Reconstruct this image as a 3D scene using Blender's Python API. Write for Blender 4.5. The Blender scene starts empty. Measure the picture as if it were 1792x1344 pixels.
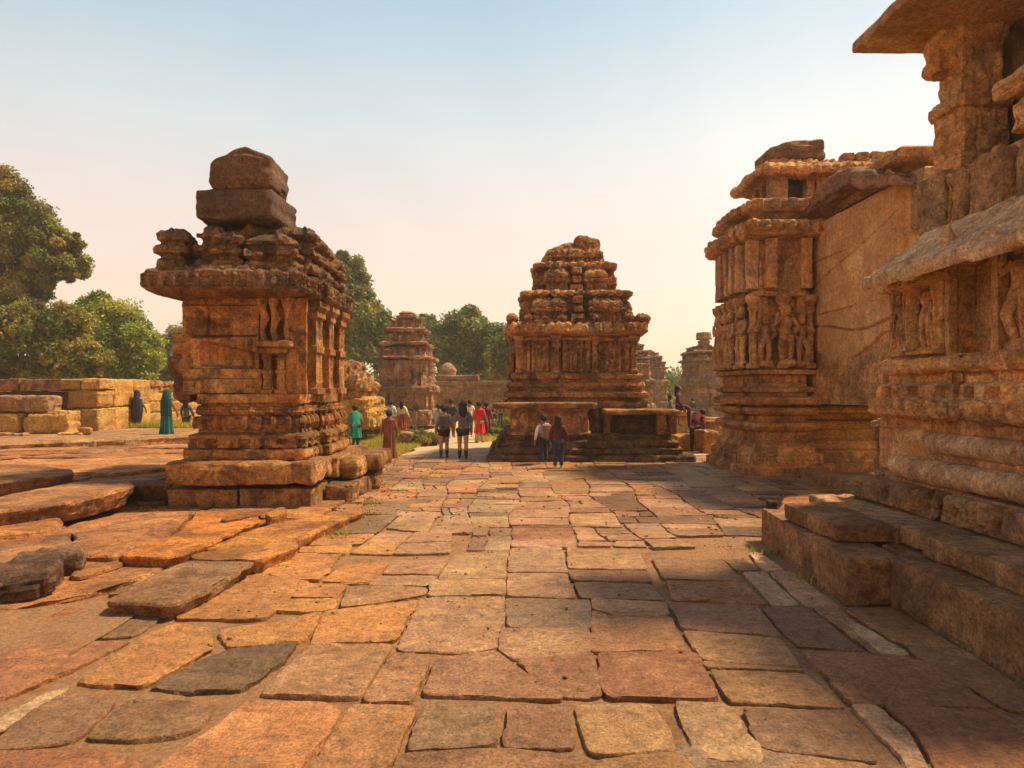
import bpy, math, random
import numpy as np
from mathutils import Vector
F=1195.0; HZ=682.0; CX=896.0; CAMZ=2.0
SC=bpy.context.scene; COL=SC.collection
def pl(x,y,z=0.0):
    """photo pixel -> point on the horizontal plane at height z"""
    Y=(CAMZ-z)*F/(y-HZ); return ((x-CX)*Y/F, Y, z)
def at(x,y,Y):
    return ((x-CX)*Y/F, Y, CAMZ-(y-HZ)*Y/F)
# ---------------- noise
def _h(ix,iy,iz,seed):
    h=(ix.astype(np.int64)*374761393+iy.astype(np.int64)*668265263+iz.astype(np.int64)*2147483647+seed*1274126177)&0xffffffff
    h=((h^(h>>13))*1274126177)&0xffffffff
    h=((h^(h>>16))*2246822519)&0xffffffff
    return ((h^(h>>15))&0xffffff)/float(0xffffff)
def vnoise(p,seed=0):
    f=np.floor(p); t=p-f; t=t*t*(3-2*t); i=f.astype(np.int64)
    x,y,z=i[...,0],i[...,1],i[...,2]; a,b,c=t[...,0],t[...,1],t[...,2]
    def L(q,w,s): return q+(w-q)*s
    r=L(L(L(_h(x,y,z,seed),_h(x+1,y,z,seed),a),L(_h(x,y+1,z,seed),_h(x+1,y+1,z,seed),a),b),
        L(L(_h(x,y,z+1,seed),_h(x+1,y,z+1,seed),a),L(_h(x,y+1,z+1,seed),_h(x+1,y+1,z+1,seed),a),b),c)
    return r*2-1
def fbm(p,oc=4,seed=0):
    s=0; a=1; t=0
    for k in range(oc):
        s=s+a*vnoise(p*(2.03**k)+17.3*k,seed+k); t+=a; a*=.5
    return s/t
def stone_disp(P,amp,freq,seed=0,edge=None):
    n=fbm(P*freq,4,seed); d=amp*.75*n+amp*.6*vnoise(P*np.array([.8,.8,12.])+.8*n[...,None],seed+21)+amp*.4*fbm(P*freq*5,2,seed+13)
    c=fbm(P*freq*.8+31,3,seed+9)
    d=d-amp*2.2*np.clip(c-.22,0,1)*2
    if edge is not None:
        c2=fbm(P*freq*1.6+77,3,seed+5)
        d=d-edge*amp*2.2*np.clip(c2+.1,0,1)
    return d
def ss(a,b,x):
    t=np.clip((x-a)/(b-a),0,1); return t*t*(3-2*t)
# ---------------- mesh builder
class MB:
    def __init__(s): s.v=[]; s.q=[]; s.t=[]; s.c=[]; s.n=0
    def add(s,v,quads=None,tris=None,col=None):
        v=np.asarray(v,float).reshape(-1,3)
        if quads is not None and len(quads): s.q.append(np.asarray(quads,np.int64).reshape(-1,4)+s.n)
        if tris is not None and len(tris): s.t.append(np.asarray(tris,np.int64).reshape(-1,3)+s.n)
        s.v.append(v); s.n+=len(v)
        if col is None: col=(1,1,1)
        c=np.asarray(col,float)
        if c.ndim==1: c=np.tile(c,(len(v),1))
        s.c.append(c); return s
    def build(s,name,mat,parent=None,smooth=True,loc=None):
        v=np.concatenate(s.v) if s.v else np.zeros((0,3))
        if parent is not None: v=v-np.array(parent.matrix_basis.translation)
        elif loc is not None: v=v-np.array(loc)
        q=np.concatenate(s.q) if s.q else np.zeros((0,4),int); t=np.concatenate(s.t) if s.t else np.zeros((0,3),int)
        me=bpy.data.meshes.new(name); me.vertices.add(len(v)); me.vertices.foreach_set('co',v.ravel())
        me.loops.add(q.size+t.size); me.loops.foreach_set('vertex_index',np.concatenate([q.ravel(),t.ravel()]))
        me.polygons.add(len(q)+len(t))
        st=np.concatenate([np.arange(len(q))*4,len(q)*4+np.arange(len(t))*3])
        me.polygons.foreach_set('loop_start',st)
        me.update(calc_edges=True); me.validate()
        if smooth: me.polygons.foreach_set('use_smooth',np.ones(len(me.polygons),bool))
        if smooth and len(v)>500 and s.q: 
            try: me.set_sharp_from_angle(angle=math.radians(24))
            except Exception: pass
        if s.c:
            c=np.concatenate(s.c)
            if len(c)==len(me.vertices):
                at_=me.color_attributes.new('Col','FLOAT_COLOR','POINT')
                at_.data.foreach_set('color',np.concatenate([c,np.ones((len(c),1))],1).ravel())
        me.materials.append(mat)
        o=bpy.data.objects.new(name,me); COL.objects.link(o)
        if parent is not None: o.parent=parent
        elif loc is not None: o.location=loc
        return o
def tag(o,label=None,cat=None,group=None,kind=None):
    if label: o['label']=label
    if cat: o['category']=cat
    if group: o['group']=group
    if kind: o['kind']=kind
    return o
def thing(name,label,cat,loc=(0,0,0),group=None):
    o=bpy.data.objects.new(name,None); COL.objects.link(o); o.location=loc; o.empty_display_size=.2
    return tag(o,label,cat,group)
def grid_faces(n,m,flip=False):
    i=np.arange(n-1)[:,None]; j=np.arange(m-1)[None,:]
    a=(i*m+j).ravel(); q=np.stack([a,a+m,a+m+1,a+1],1)
    return q[:,::-1] if flip else q
def weld(v,q):
    k=np.round(v/1e-5).astype(np.int64)
    _,idx,inv=np.unique(k,axis=0,return_index=True,return_inverse=True)
    return idx,inv.ravel()[q]
def rbox(mb,c,s,cell=.06,r=.03,rz=0,amp=.01,freq=2.5,seed=0,tilt=(0,0),edge=1,taper=0,col=None,shape=None):
    """rounded, worn, subdivided stone block. c centre, s size"""
    h=np.array(s,float)/2; r=min(r,h.min()*.9)
    def ax(hh):
        n=max(2,int(round(2*(hh-r)/cell))+1)
        mid=np.linspace(-(hh-r),hh-r,n); k=[hh-r*(1-math.sin(a)) for a in (math.radians(25),math.radians(50),math.radians(90))]
        k=[hh-r+r*math.tan(math.radians(a)) for a in (15,30,45)]
        return np.concatenate([-np.array(k[::-1]),mid,np.array(k)])
    V=[];Q=[];n=0
    A=[ax(h[0]),ax(h[1]),ax(h[2])]
    for d in range(3):
        u,w=(d+1)%3,(d+2)%3
        U,W=np.meshgrid(A[u],A[w],indexing='ij')
        for sg in (-1,1):
            P=np.zeros(U.shape+(3,)); P[...,u]=U; P[...,w]=W; P[...,d]=sg*A[d][-1]
            V.append(P.reshape(-1,3)); Q.append(grid_faces(U.shape[0],U.shape[1],flip=(sg<0))+n); n+=U.size
    V=np.concatenate(V);Q=np.concatenate(Q); idx,Q=weld(V,Q); V=V[idx]
    q=np.clip(V,-(h-r),h-r); d=V-q; nrm=d/np.maximum(np.linalg.norm(d,axis=1,keepdims=True),1e-9)
    P=q+nrm*r
    e=(np.sort(np.abs(P)-(h-max(r,.05)*1.5),axis=1)[:,1]>0).astype(float)*edge
    if taper: P[:,:2]*= (1-taper*(P[:,2:3]/h[2]+1)/2)
    if shape is not None: P=shape(P,h)
    c=np.array(c,float); ca,sa=math.cos(rz),math.sin(rz)
    D=stone_disp(P+c+seed*3.7,amp,freq,seed,e)
    P=P+nrm*D[:,None]
    if tilt[0]: t=tilt[0]; P=np.stack([P[:,0],P[:,1]*math.cos(t)-P[:,2]*math.sin(t),P[:,1]*math.sin(t)+P[:,2]*math.cos(t)],1)
    if tilt[1]: t=tilt[1]; P=np.stack([P[:,0]*math.cos(t)+P[:,2]*math.sin(t),P[:,1],-P[:,0]*math.sin(t)+P[:,2]*math.cos(t)],1)
    P=np.stack([P[:,0]*ca-P[:,1]*sa,P[:,0]*sa+P[:,1]*ca,P[:,2]],1)+c
    if col is None:
        r_=random.Random(seed*31+int(c[0]*100)+int(c[2]*37)); a_=r_.uniform(.78,1.16); b_=r_.uniform(.93,1.07); col=(a_,a_*b_,a_*b_*b_)
    mb.add(P,Q,col=col)
def bb(mb,x0,x1,y0,y1,z0,z1,**k):
    rbox(mb,((x0+x1)/2,(y0+y1)/2,(z0+z1)/2),(x1-x0,y1-y0,z1-z0),**k)
def miters(P,closed=True):
    P=np.array(P,float); n=len(P); M=[]
    for i in range(n):
        if closed or 0<i<n-1:
            a=P[i]-P[i-1]; b=P[(i+1)%n]-P[i]
        elif i==0: a=b=P[1]-P[0]
        else: a=b=P[i]-P[i-1]
        na=np.array([a[1],-a[0]])/np.linalg.norm(a); nb=np.array([b[1],-b[0]])/np.linalg.norm(b)
        m=na+nb; m=m/max(np.dot(m,m),.3)*2; M.append(m)
    return np.array(M)
def sweep(mb,plan,prof,cell=.06,cz=None,carve=None,amp=.015,freq=2.5,closed=True,cap=True,seed=0,bottom=False,col=None,edges=None):
    """moulded band: vertical profile (offset, z) swept round a CCW plan; carve(e,u,L,z,k) adds relief"""
    plan=np.array(plan,float); M=miters(plan,closed); n=len(plan); cz=cz or cell
    pr=[prof[0]]; ks=[0.]
    for i in range(1,len(prof)):
        a,b=np.array(prof[i-1],float),np.array(prof[i],float); m=max(1,int(math.ceil(np.linalg.norm(b-a)/cz)))
        for k in range(1,m+1): pr.append(tuple(a+(b-a)*k/m)); ks.append(i-1+k/m)
    pr=np.array(pr,float); ks=np.array(ks)
    dn=np.gradient(pr,axis=0); nr=np.stack([dn[:,1],-dn[:,0]],1); nr/=np.maximum(np.linalg.norm(nr,axis=1,keepdims=True),1e-9)
    top=[];
    for e in range(n if closed else n-1):
        if edges is not None and e not in edges:
            m=1
        else: m=None
        A,B=plan[e],plan[(e+1)%n]; L=np.linalg.norm(B-A); ns=max(2,int(math.ceil(L/cell))+1)
        if m: ns=2
        t=np.linspace(0,1,ns); nrm=np.array([B[1]-A[1],-(B[0]-A[0])])/L
        mA,mB=M[e],M[(e+1)%n]
        mm=mA[None]+(mB-mA)[None]*t[:,None]
        dirs=np.tile(nrm,(ns,1)); dirs[0]=mA; dirs[-1]=mB
        base=A[None]+(B-A)[None]*t[:,None]
        P=np.zeros((ns,len(pr),3))
        P[...,:2]=base[:,None,:]+mm[:,None,:]*pr[None,:,0:1]; P[...,2]=pr[None,:,1]
        D=stone_disp(P+seed*5.1,amp,freq,seed)
        if carve is not None and not m:
            U=np.repeat((t*L)[:,None],len(pr),1); Z=np.repeat(pr[None,:,1],ns,0); K=np.repeat(ks[None],ns,0)
            w=np.ones(ns); w[0]=w[-1]=0
            D=D+carve(e,U,L,Z,K)*w[:,None]
        P[...,:2]+=dirs[:,None,:]*(D*np.abs(nr[None,:,0]))[...,None]
        P[...,2]+=D*nr[None,:,1]*.8
        if col is None:
            UU=(t*L)[:,None]+e*3.7; ZZ=pr[None,:,1]+0*UU; row=np.floor(ZZ/.37+.2); off=_h(row,row*0+2,row*0,seed+5)*.8; cc_=np.floor((UU+off)/.78)
            h1=_h(row,cc_,row*0+e,seed+7); h2=_h(row,cc_,row*0+e,seed+17); tone=.74+.46*h1
            CC=np.stack([tone*(1+.0*h2),tone*(.90+.2*h2),tone*(.82+.36*h2)],-1).reshape(-1,3)
        else: CC=col
        mb.add(P.reshape(-1,3),grid_faces(ns,len(pr)),col=CC)
        top.append(P[:-1,-1] if closed else P[:,-1])
    if cap and closed:
        R=np.concatenate(top); c=R.mean(0); nr_=6; rings=[]
        for k in range(nr_): rings.append(c+(R-c)*(1-k/nr_))
        V=np.stack(rings,1); V[:,1:,2]+=amp*1.2*fbm(V[:,1:]*freq,3,seed+3)
        m=len(R); V=np.concatenate([V,V[:1]],0)
        mb.add(V.reshape(-1,3),grid_faces(m+1,nr_),col=col)
        f=V[:-1,-1]; mb.add(np.concatenate([f,c[None]]),tris=[(i,(i+1)%m,m) for i in range(m)],col=col)
def rect(x0,x1,y0,y1): return [(x0,y0),(x1,y0),(x1,y1),(x0,y1)]
def bayrect(x0,x1,y0,y1,d=.12,fx=(.3,.7),sides='SENW'):
    """rectangle whose sides each have a projecting middle bay"""
    w,h=x1-x0,y1-y0; a,b=fx; P=[]
    P+=[(x0,y0)]
    if 'S' in sides: P+=[(x0+a*w,y0),(x0+a*w,y0-d),(x0+b*w,y0-d),(x0+b*w,y0)]
    P+=[(x1,y0)]
    if 'E' in sides: P+=[(x1,y0+a*h),(x1+d,y0+a*h),(x1+d,y0+b*h),(x1,y0+b*h)]
    P+=[(x1,y1)]
    if 'N' in sides: P+=[(x1-a*w,y1),(x1-a*w,y1+d),(x1-b*w,y1+d),(x1-b*w,y1)]
    P+=[(x0,y1)]
    if 'W' in sides: P+=[(x0,y1-a*h),(x0-d,y1-a*h),(x0-d,y1-b*h),(x0,y1-b*h)]
    return P
def lathe(mb,c,prof,seg=20,amp=.006,freq=4,seed=0,sq=0,col=None,cell=.05):
    pr=[prof[0]]
    for i in range(1,len(prof)):
        a,b=np.array(prof[i-1],float),np.array(prof[i],float); m=max(1,int(math.ceil(np.linalg.norm(b-a)/cell)))
        for k in range(1,m+1): pr.append(tuple(a+(b-a)*k/m))
    pr=np.array(pr); th=np.linspace(0,2*math.pi,seg+1)
    R=pr[None,:,0]*np.ones((seg+1,1))
    if sq:
        k=1/np.maximum(np.abs(np.cos(th)),np.abs(np.sin(th))); R=R*(1+(k[:,None]-1)*sq)
    P=np.stack([R*np.cos(th)[:,None],R*np.sin(th)[:,None],np.repeat(pr[None,:,1],seg+1,0)],-1)+np.array(c)
    D=stone_disp(P,amp,freq,seed); D[-1]=D[0]
    P[...,0]+=D*np.cos(th)[:,None]; P[...,1]+=D*np.sin(th)[:,None]
    mb.add(P.reshape(-1,3),grid_faces(seg+1,len(pr)),col=col)
def tube(mb,pts,rad,seg=8,col=None,cap=True):
    pts=np.array(pts,float); n=len(pts); T=np.gradient(pts,axis=0); T/=np.maximum(np.linalg.norm(T,axis=1,keepdims=True),1e-9)
    up=np.array([0,0,1.]) if abs(T[0][2])<.9 else np.array([1.,0,0]); V=[]
    for i in range(n):
        a=np.cross(T[i],up); a/=np.linalg.norm(a); b=np.cross(T[i],a); up=-np.cross(T[i],a) if False else up
        r=rad[i]
        for k in range(seg+1):
            t=2*math.pi*k/seg; V.append(pts[i]+r*(math.cos(t)*a+math.sin(t)*b))
    mb.add(V,grid_faces(n,seg+1,flip=True),col=col)
def ribbon(mb,pts,normal_fn=None): pass
# ---------------- carving vocabulary (all return relief heights in metres)
def masonry(u,z,ch,bw,seed=0,g=.02,d=.03,var=.015):
    row=np.floor(z/ch); off=_h(row,row*0+3,row*0,seed)*bw
    bwr=bw*(.75+.5*_h(row,row*0+8,row*0,seed+2))
    c=np.floor((u+off)/bwr); fu=(u+off)-c*bwr; fz=z-row*ch
    e=np.minimum(np.minimum(fu,bwr-fu),np.minimum(fz,ch-fz))
    return -d*(1-ss(0,g*1.6,e))+var*(_h(row,c,row*0,seed+5)-.5)*2
def caps(u,v,segs):
    out=np.zeros_like(u)
    for (x0,y0,x1,y1,r) in segs:
        dx,dy=x1-x0,y1-y0; L=dx*dx+dy*dy+1e-9
        t=np.clip(((u-x0)*dx+(v-y0)*dy)/L,0,1); d=np.hypot(u-x0-t*dx,v-y0-t*dy)
        out=np.maximum(out,np.sqrt(np.clip(1-(d/r)**2,0,1))*r)
    return out
def human(u,v,cx,z0,h,seed=0,fat=1.15):
    rr=random.Random(seed); s=rr.choice((-1,1)); k=rr.uniform(-.04,.04)
    S=[(0+k,.9,0+k,.93,.075),(k,.99,k,1.03,.05),(0,.8,0+k,.6,.10),(-.04,.5,.05,.5,.085),(-.06,.5,-.07*s,.26,.058),(-.07*s,.26,-.05,.03,.045),
       (.05,.5,.13*s,.28,.058),(.13*s,.28,.07,.03,.045),(-.13,.78,-.22,.6,.042),(-.22,.6,-.12*rr.choice((1,1.9)),rr.choice((.48,.72)),.036),
       (.13,.78,.23,.62,.042),(.23,.62,.14*rr.choice((1,1.9)),rr.choice((.46,.8)),.036),(-.1,.0,.1,.0,.03)]
    return caps((u-cx)/h,(v-z0)/h,[(a,b,c,d,r*fat) for a,b,c,d,r in S])*h
CK=1.0
def pil(u,c,w,soft=.02): return ss(c-w/2-soft,c-w/2,u)*(1-ss(c+w/2,c+w/2+soft,u))
def beads(u,p,duty=.6): 
    f=np.abs(((u/p)%1)-.5)*2; return ss(1-duty,1-duty+.22,1-f)
def scroll(u,z,s,seed=0):
    P=np.stack([u*s,z*s,u*0+seed*3.3],-1); a=fbm(P,3,seed); b=np.abs(fbm(P*1.4+7,2,seed+1)); q=fbm(P*2.1+3,2,seed+4); return 1.25*ss(-.10,.06,a)-.75+.7*ss(.02,.10,b)+.35*(q>0)
def jharokha(u,z,c,w,z0,z1,d=.06,fig=None):
    """framed niche: two posts, lintel, sill and a figure inside"""
    H=z1-z0; inn=pil(u,c,w*.62,.015)*ss(z0+.06*H,z0+.08*H,z)*(1-ss(z0+.8*H,z0+.82*H,z))
    fr=pil(u,c,w,.015)*ss(z0,z0+.01,z)*(1-ss(z1-.02,z1,z))
    out=fr*d-inn*d*1.5
    out=out+pil(u,c,w*1.25,.02)*pil(z,z0+.9*H,.1*H,.01)*d*.9+pil(u,c,w*1.2,.02)*pil(z,z0+.03*H,.06*H,.01)*d*.7
    out=out+pil(u,c-w*.4,.03,.012)*d*.35*(1-inn)+pil(u,c+w*.4,.03,.012)*d*.35
    if fig is not None: out=out+inn*human(u,z,c,z0+.08*H,H*.64,fig)*1.3
    return out
# ---------------- materials
def nmat(name):
    m=bpy.data.materials.new(name); m.use_nodes=True; nt=m.node_tree
    for n in list(nt.nodes): nt.nodes.remove(n)
    o=nt.nodes.new('ShaderNodeOutputMaterial'); b=nt.nodes.new('ShaderNodeBsdfPrincipled'); nt.links.new(b.outputs[0],o.inputs[0])
    return m,nt,b
def N(nt,t,**k):
    n=nt.nodes.new(t)
    for a,v in k.items():
        if a.startswith('i_'): n.inputs[a[2:].replace('_',' ')].default_value=v
        else: setattr(n,a,v)
    return n
def noise(nt,vec,scale,detail=6,rough=.6,dist=0):
    n=N(nt,'ShaderNodeTexNoise'); n.inputs['Scale'].default_value=scale; n.inputs['Detail'].default_value=detail
    n.inputs['Roughness'].default_value=rough; n.inputs['Distortion'].default_value=dist; nt.links.new(vec,n.inputs['Vector']); return n.outputs['Fac']
def ramp(nt,fac,stops):
    r=N(nt,'ShaderNodeValToRGB'); nt.links.new(fac,r.inputs[0]); el=r.color_ramp.elements
    while len(el)>1: el.remove(el[0])
    el[0].position=stops[0][0]; el[0].color=tuple(stops[0][1])+(1,)
    for p,c in stops[1:]:
        e=el.new(p); e.color=tuple(c)+(1,)
    return r.outputs[0]
def g(v): return (v,v,v)
def mix(nt,a,b,fac,mode='MIX'):
    m=N(nt,'ShaderNodeMix',data_type='RGBA',blend_type=mode)
    for s,v in ((0,fac),(6,a),(7,b)):
        if isinstance(v,(tuple,list)): m.inputs[s].default_value=tuple(v)+((1,) if len(v)==3 else ())
        elif isinstance(v,(int,float)): m.inputs[s].default_value=v
        else: nt.links.new(v,m.inputs[s])
    return m.outputs[2]
def math_(nt,op,a,b=None,c=None):
    m=N(nt,'ShaderNodeMath',operation=op)
    for i,v in enumerate((a,b,c)):
        if v is None: continue
        if isinstance(v,(int,float)): m.inputs[i].default_value=v
        else: nt.links.new(v,m.inputs[i])
    return m.outputs[0]
def mapped(nt,sc=(1,1,1),rot=(0,0,0)):
    tc=N(nt,'ShaderNodeTexCoord'); mp=N(nt,'ShaderNodeMapping'); mp.inputs['Scale'].default_value=sc; mp.inputs['Rotation'].default_value=rot
    nt.links.new(tc.outputs['Object'],mp.inputs[0]); return mp.outputs[0]
def stone(name,c1,c2,dark,pale,scale=1.0,stain=.5,lich=.3,bump=.5,strata=.5,fine=1.0,usecol=False,crust=0.0,rough=.92,smap=(.8,.8,5),srot=(.06,.04,0),pits=1.0,weath=1.0,fk=1.0):
    m,nt,b=nmat(name); v=mapped(nt); vs=mapped(nt,smap,srot)
    big=noise(nt,v,.9*scale,5,.6,.3); med=noise(nt,v,4.5*scale,8,.65); st=noise(nt,vs,2.2*scale,7,.6,.4); fi=noise(nt,v,38*fine,6,.7)
    col=ramp(nt,big,[(.34,tuple(x*.8 for x in c1)),(.5,c1),(.66,tuple(x*1.08 for x in c2))])
    gm=noise(nt,v,1.15*scale,7,.6,.6); col=mix(nt,col,(c1[0]*.62,c1[0]*.40,c1[0]*.27),ramp(nt,gm,[(.50,g(0)),(.64,g(.42*weath))]))
    col=mix(nt,col,tuple(x*.62 for x in c1),ramp(nt,st,[(.42,g(0)),(.66,g(strata))]))
    col=mix(nt,col,pale,ramp(nt,med,[(.52,g(0)),(.72,g(.55*lich+.15))]))
    sf=noise(nt,v,1.7*scale,9,.72,.8); col=mix(nt,col,dark,ramp(nt,sf,[(.50-.08*stain,g(0)),(.63-.08*stain,g(min(1,1.25*stain)))]))
    if crust>0:   # dark weather crust grown on the upward facing rock
        ge=N(nt,'ShaderNodeNewGeometry'); sx=N(nt,'ShaderNodeSeparateXYZ'); nt.links.new(ge.outputs['Normal'],sx.inputs[0])
        f=math_(nt,'ADD',sx.outputs[2],math_(nt,'MULTIPLY',math_(nt,'SUBTRACT',med,.5),1.2))
        col=mix(nt,col,dark,ramp(nt,f,[(.35,g(0)),(.75,g(crust))]))
    col=mix(nt,col,ramp(nt,fi,[(.32,g(1-.5*fk)),(.5,g(1)),(.70,g(1+.5*fk))]),1.0,'MULTIPLY')
    md=noise(nt,v,13,7,.7); col=mix(nt,col,ramp(nt,md,[(.34,g(1-.4*fk)),(.5,g(1)),(.66,g(1+.3*fk))]),1.0,'MULTIPLY')
    vk=mapped(nt,(5,5,.45)); sk_=noise(nt,vk,1.3,6,.65,.3); col=mix(nt,col,tuple(x*.9+.01 for x in dark),ramp(nt,sk_,[(.53,g(0)),(.66,g(.85*stain))]))
    sp=N(nt,'ShaderNodeTexVoronoi'); sp.inputs['Scale'].default_value=30*fine; nt.links.new(v,sp.inputs['Vector'])
    col=mix(nt,col,tuple(x*.35 for x in c1),ramp(nt,sp.outputs['Distance'],[(.06,g(.6*pits)),(.2,g(0))]))
    if True:
        a=N(nt,'ShaderNodeVertexColor',layer_name='Col'); col=mix(nt,col,a.outputs[0],1.0,'MULTIPLY')
    nt.links.new(col,b.inputs['Base Color']); b.inputs['Roughness'].default_value=rough; b.inputs['Specular IOR Level'].default_value=.25
    h=math_(nt,'ADD',math_(nt,'MULTIPLY',med,.3),math_(nt,'MULTIPLY',fi,.4)); h=math_(nt,'ADD',h,math_(nt,'MULTIPLY',md,.5)); h=math_(nt,'ADD',h,math_(nt,'MULTIPLY',st,.9*strata+.1))
    h=math_(nt,'ADD',h,math_(nt,'MULTIPLY',ramp(nt,sp.outputs['Distance'],[(.0,g(0)),(.25,g(1))]),.12))
    bp=N(nt,'ShaderNodeBump'); bp.inputs['Strength'].default_value=min(1,bump*1.5); bp.inputs['Distance'].default_value=.05; nt.links.new(h,bp.inputs['Height']); nt.links.new(bp.outputs[0],b.inputs['Normal'])
    return m
def cloth(name,c,c2=None,sc=9):
    m,nt,b=nmat(name); v=mapped(nt,(1,1,.25)); f=noise(nt,v,sc,5,.6)
    col=ramp(nt,f,[(.35,tuple(x*.6 for x in c)),(.6,c2 or c)]); nt.links.new(col,b.inputs['Base Color']); b.inputs['Roughness'].default_value=.9
    bp=N(nt,'ShaderNodeBump'); bp.inputs['Strength'].default_value=.4; bp.inputs['Distance'].default_value=.02; nt.links.new(f,bp.inputs['Height']); nt.links.new(bp.outputs[0],b.inputs['Normal'])
    return m
def leafmat(name,trans=.35):
    m,nt,b=nmat(name); a=N(nt,'ShaderNodeVertexColor',layer_name='Col'); v=mapped(nt); f=noise(nt,v,.6,4,.6)
    col=mix(nt,a.outputs[0],ramp(nt,f,[(.35,(.7,.8,.8)),(.65,(1.25,1.1,.8))]),1.0,'MULTIPLY')
    nt.links.new(col,b.inputs['Base Color']); b.inputs['Roughness'].default_value=.6
    tr=N(nt,'ShaderNodeBsdfTranslucent'); nt.links.new(col,tr.inputs[0]); mx=N(nt,'ShaderNodeMixShader'); mx.inputs[0].default_value=trans
    o=[n for n in nt.nodes if n.type=='OUTPUT_MATERIAL'][0]; nt.links.new(b.outputs[0],mx.inputs[1]); nt.links.new(tr.outputs[0],mx.inputs[2]); nt.links.new(mx.outputs[0],o.inputs[0])
    return m
M={}
M['temple']=stone('sandstone_left',(.50,.215,.068),(.63,.32,.115),(.07,.035,.025),(.56,.33,.15),stain=.6,lich=.22,bump=.6,crust=.45)
M['templec']=stone('sandstone_centre',(.47,.20,.078),(.60,.30,.125),(.07,.03,.022),(.60,.36,.19),stain=.6,lich=.4,bump=.6,crust=.2)
M['blackbase']=stone('dark_weathered_and_shade_stone',(.20,.10,.06),(.28,.145,.085),(.03,.018,.014),(.30,.17,.10),stain=.6,lich=.25,bump=.6)  # dark base stone, also painted shade at the back of recesses
M['hall']=stone('sandstone_hall',(.58,.27,.105),(.70,.37,.165),(.09,.035,.022),(.62,.38,.18),stain=.45,lich=.3,bump=.55)
M['smooth']=stone('smooth_sandstone',(.62,.31,.12),(.72,.41,.19),(.34,.14,.06),(.66,.42,.22),weath=.6,fk=.75,stain=.38,lich=.25,bump=.3,strata=.35,smap=(1,.5,6),srot=(.42,0,0),pits=.25)
M['rough']=stone('rough_sandstone',(.40,.20,.09),(.50,.28,.135),(.09,.045,.03),(.60,.38,.20),stain=.45,lich=.45,bump=.9,strata=.2)
M['porch']=stone('sandstone_porch',(.62,.31,.125),(.75,.42,.19),(.13,.055,.03),(.72,.48,.26),stain=.35,lich=.4,bump=.55)
M['eave']=stone('pale_weathered_stone',(.62,.36,.18),(.72,.45,.25),(.16,.08,.05),(.76,.55,.35),stain=.4,lich=.4,bump=.38,strata=.4)
M['attic']=stone('weathered_brown_stone',(.27,.125,.06),(.38,.19,.085),(.06,.032,.025),(.50,.32,.18),stain=.6,lich=.4,bump=.6,crust=.5)
M['boulder']=stone('brown_boulder_stone',(.32,.165,.10),(.42,.225,.13),(.07,.04,.03),(.42,.24,.13),stain=.4,lich=.25,bump=.6)
M['capblock']=stone('orange_faced_block',(.15,.078,.052),(.21,.11,.07),(.08,.045,.035),(.45,.28,.16),stain=.35,lich=.3,bump=.45,crust=.6)
M['slab']=stone('paving_stone',(.40,.235,.135),(.50,.31,.185),(.20,.10,.065),(.60,.42,.28),stain=.3,lich=.35,bump=.6,strata=.45,usecol=True,fine=1.2,smap=(.9,4.5,2),rough=.52)
M['slabt']=stone('raised_slab_stone',(.46,.23,.11),(.54,.30,.15),(.07,.045,.035),(.56,.37,.22),stain=.45,lich=.35,bump=.7,strata=.75,usecol=True,fine=1.1)
M['yellow']=stone('golden_wall_stone',(.56,.29,.075),(.68,.38,.115),(.16,.07,.03),(.66,.44,.2),stain=.3,lich=.3,bump=.7,strata=.2)
M['far']=stone('distant_sandstone',(.34,.18,.11),(.44,.25,.16),(.13,.07,.05),(.58,.42,.30),stain=.5,lich=.5,bump=.7,scale=.8,fine=.4)
M['black']=None
def ground_mat():
    m,nt,b=nmat('dry_grass_and_soil'); v=mapped(nt); a=noise(nt,v,.25,8,.65,.5); c=noise(nt,v,9,8,.7)
    col=ramp(nt,a,[(.36,(.30,.26,.05)),(.5,(.42,.34,.08)),(.60,(.48,.30,.13)),(.7,(.5,.34,.18))])
    col=mix(nt,col,ramp(nt,c,[(.3,g(.55)),(.7,g(1.35))]),1.0,'MULTIPLY'); nt.links.new(col,b.inputs['Base Color']); b.inputs['Roughness'].default_value=1
    bp=N(nt,'ShaderNodeBump'); bp.inputs['Strength'].default_value=.8; bp.inputs['Distance'].default_value=.08; nt.links.new(c,bp.inputs['Height']); nt.links.new(bp.outputs[0],b.inputs['Normal'])
    return m
M['ground']=ground_mat()
def dirt_mat(name,c1,c2,c3):
    m,nt,b=nmat(name); v=mapped(nt); a=noise(nt,v,1.6,9,.7,.4); c=noise(nt,v,26,8,.75)
    col=ramp(nt,a,[(.3,c1),(.5,c2),(.7,c3)]); col=mix(nt,col,ramp(nt,c,[(.3,g(.5)),(.7,g(1.4))]),1.0,'MULTIPLY'); nt.links.new(col,b.inputs['Base Color']); b.inputs['Roughness'].default_value=1
    bp=N(nt,'ShaderNodeBump'); bp.inputs['Strength'].default_value=1; bp.inputs['Distance'].default_value=.04; nt.links.new(math_(nt,'ADD',c,a),bp.inputs['Height']); nt.links.new(bp.outputs[0],b.inputs['Normal'])
    return m
M['dirt']=dirt_mat('sandy_joint_soil',(.24,.11,.055),(.38,.19,.09),(.30,.16,.09))
M['path']=dirt_mat('pale_trodden_path',(.50,.33,.19),(.58,.40,.25),(.52,.33,.17))
M['leaf']=leafmat('leaf'); M['grass']=leafmat('grass_blade',.4)
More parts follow.
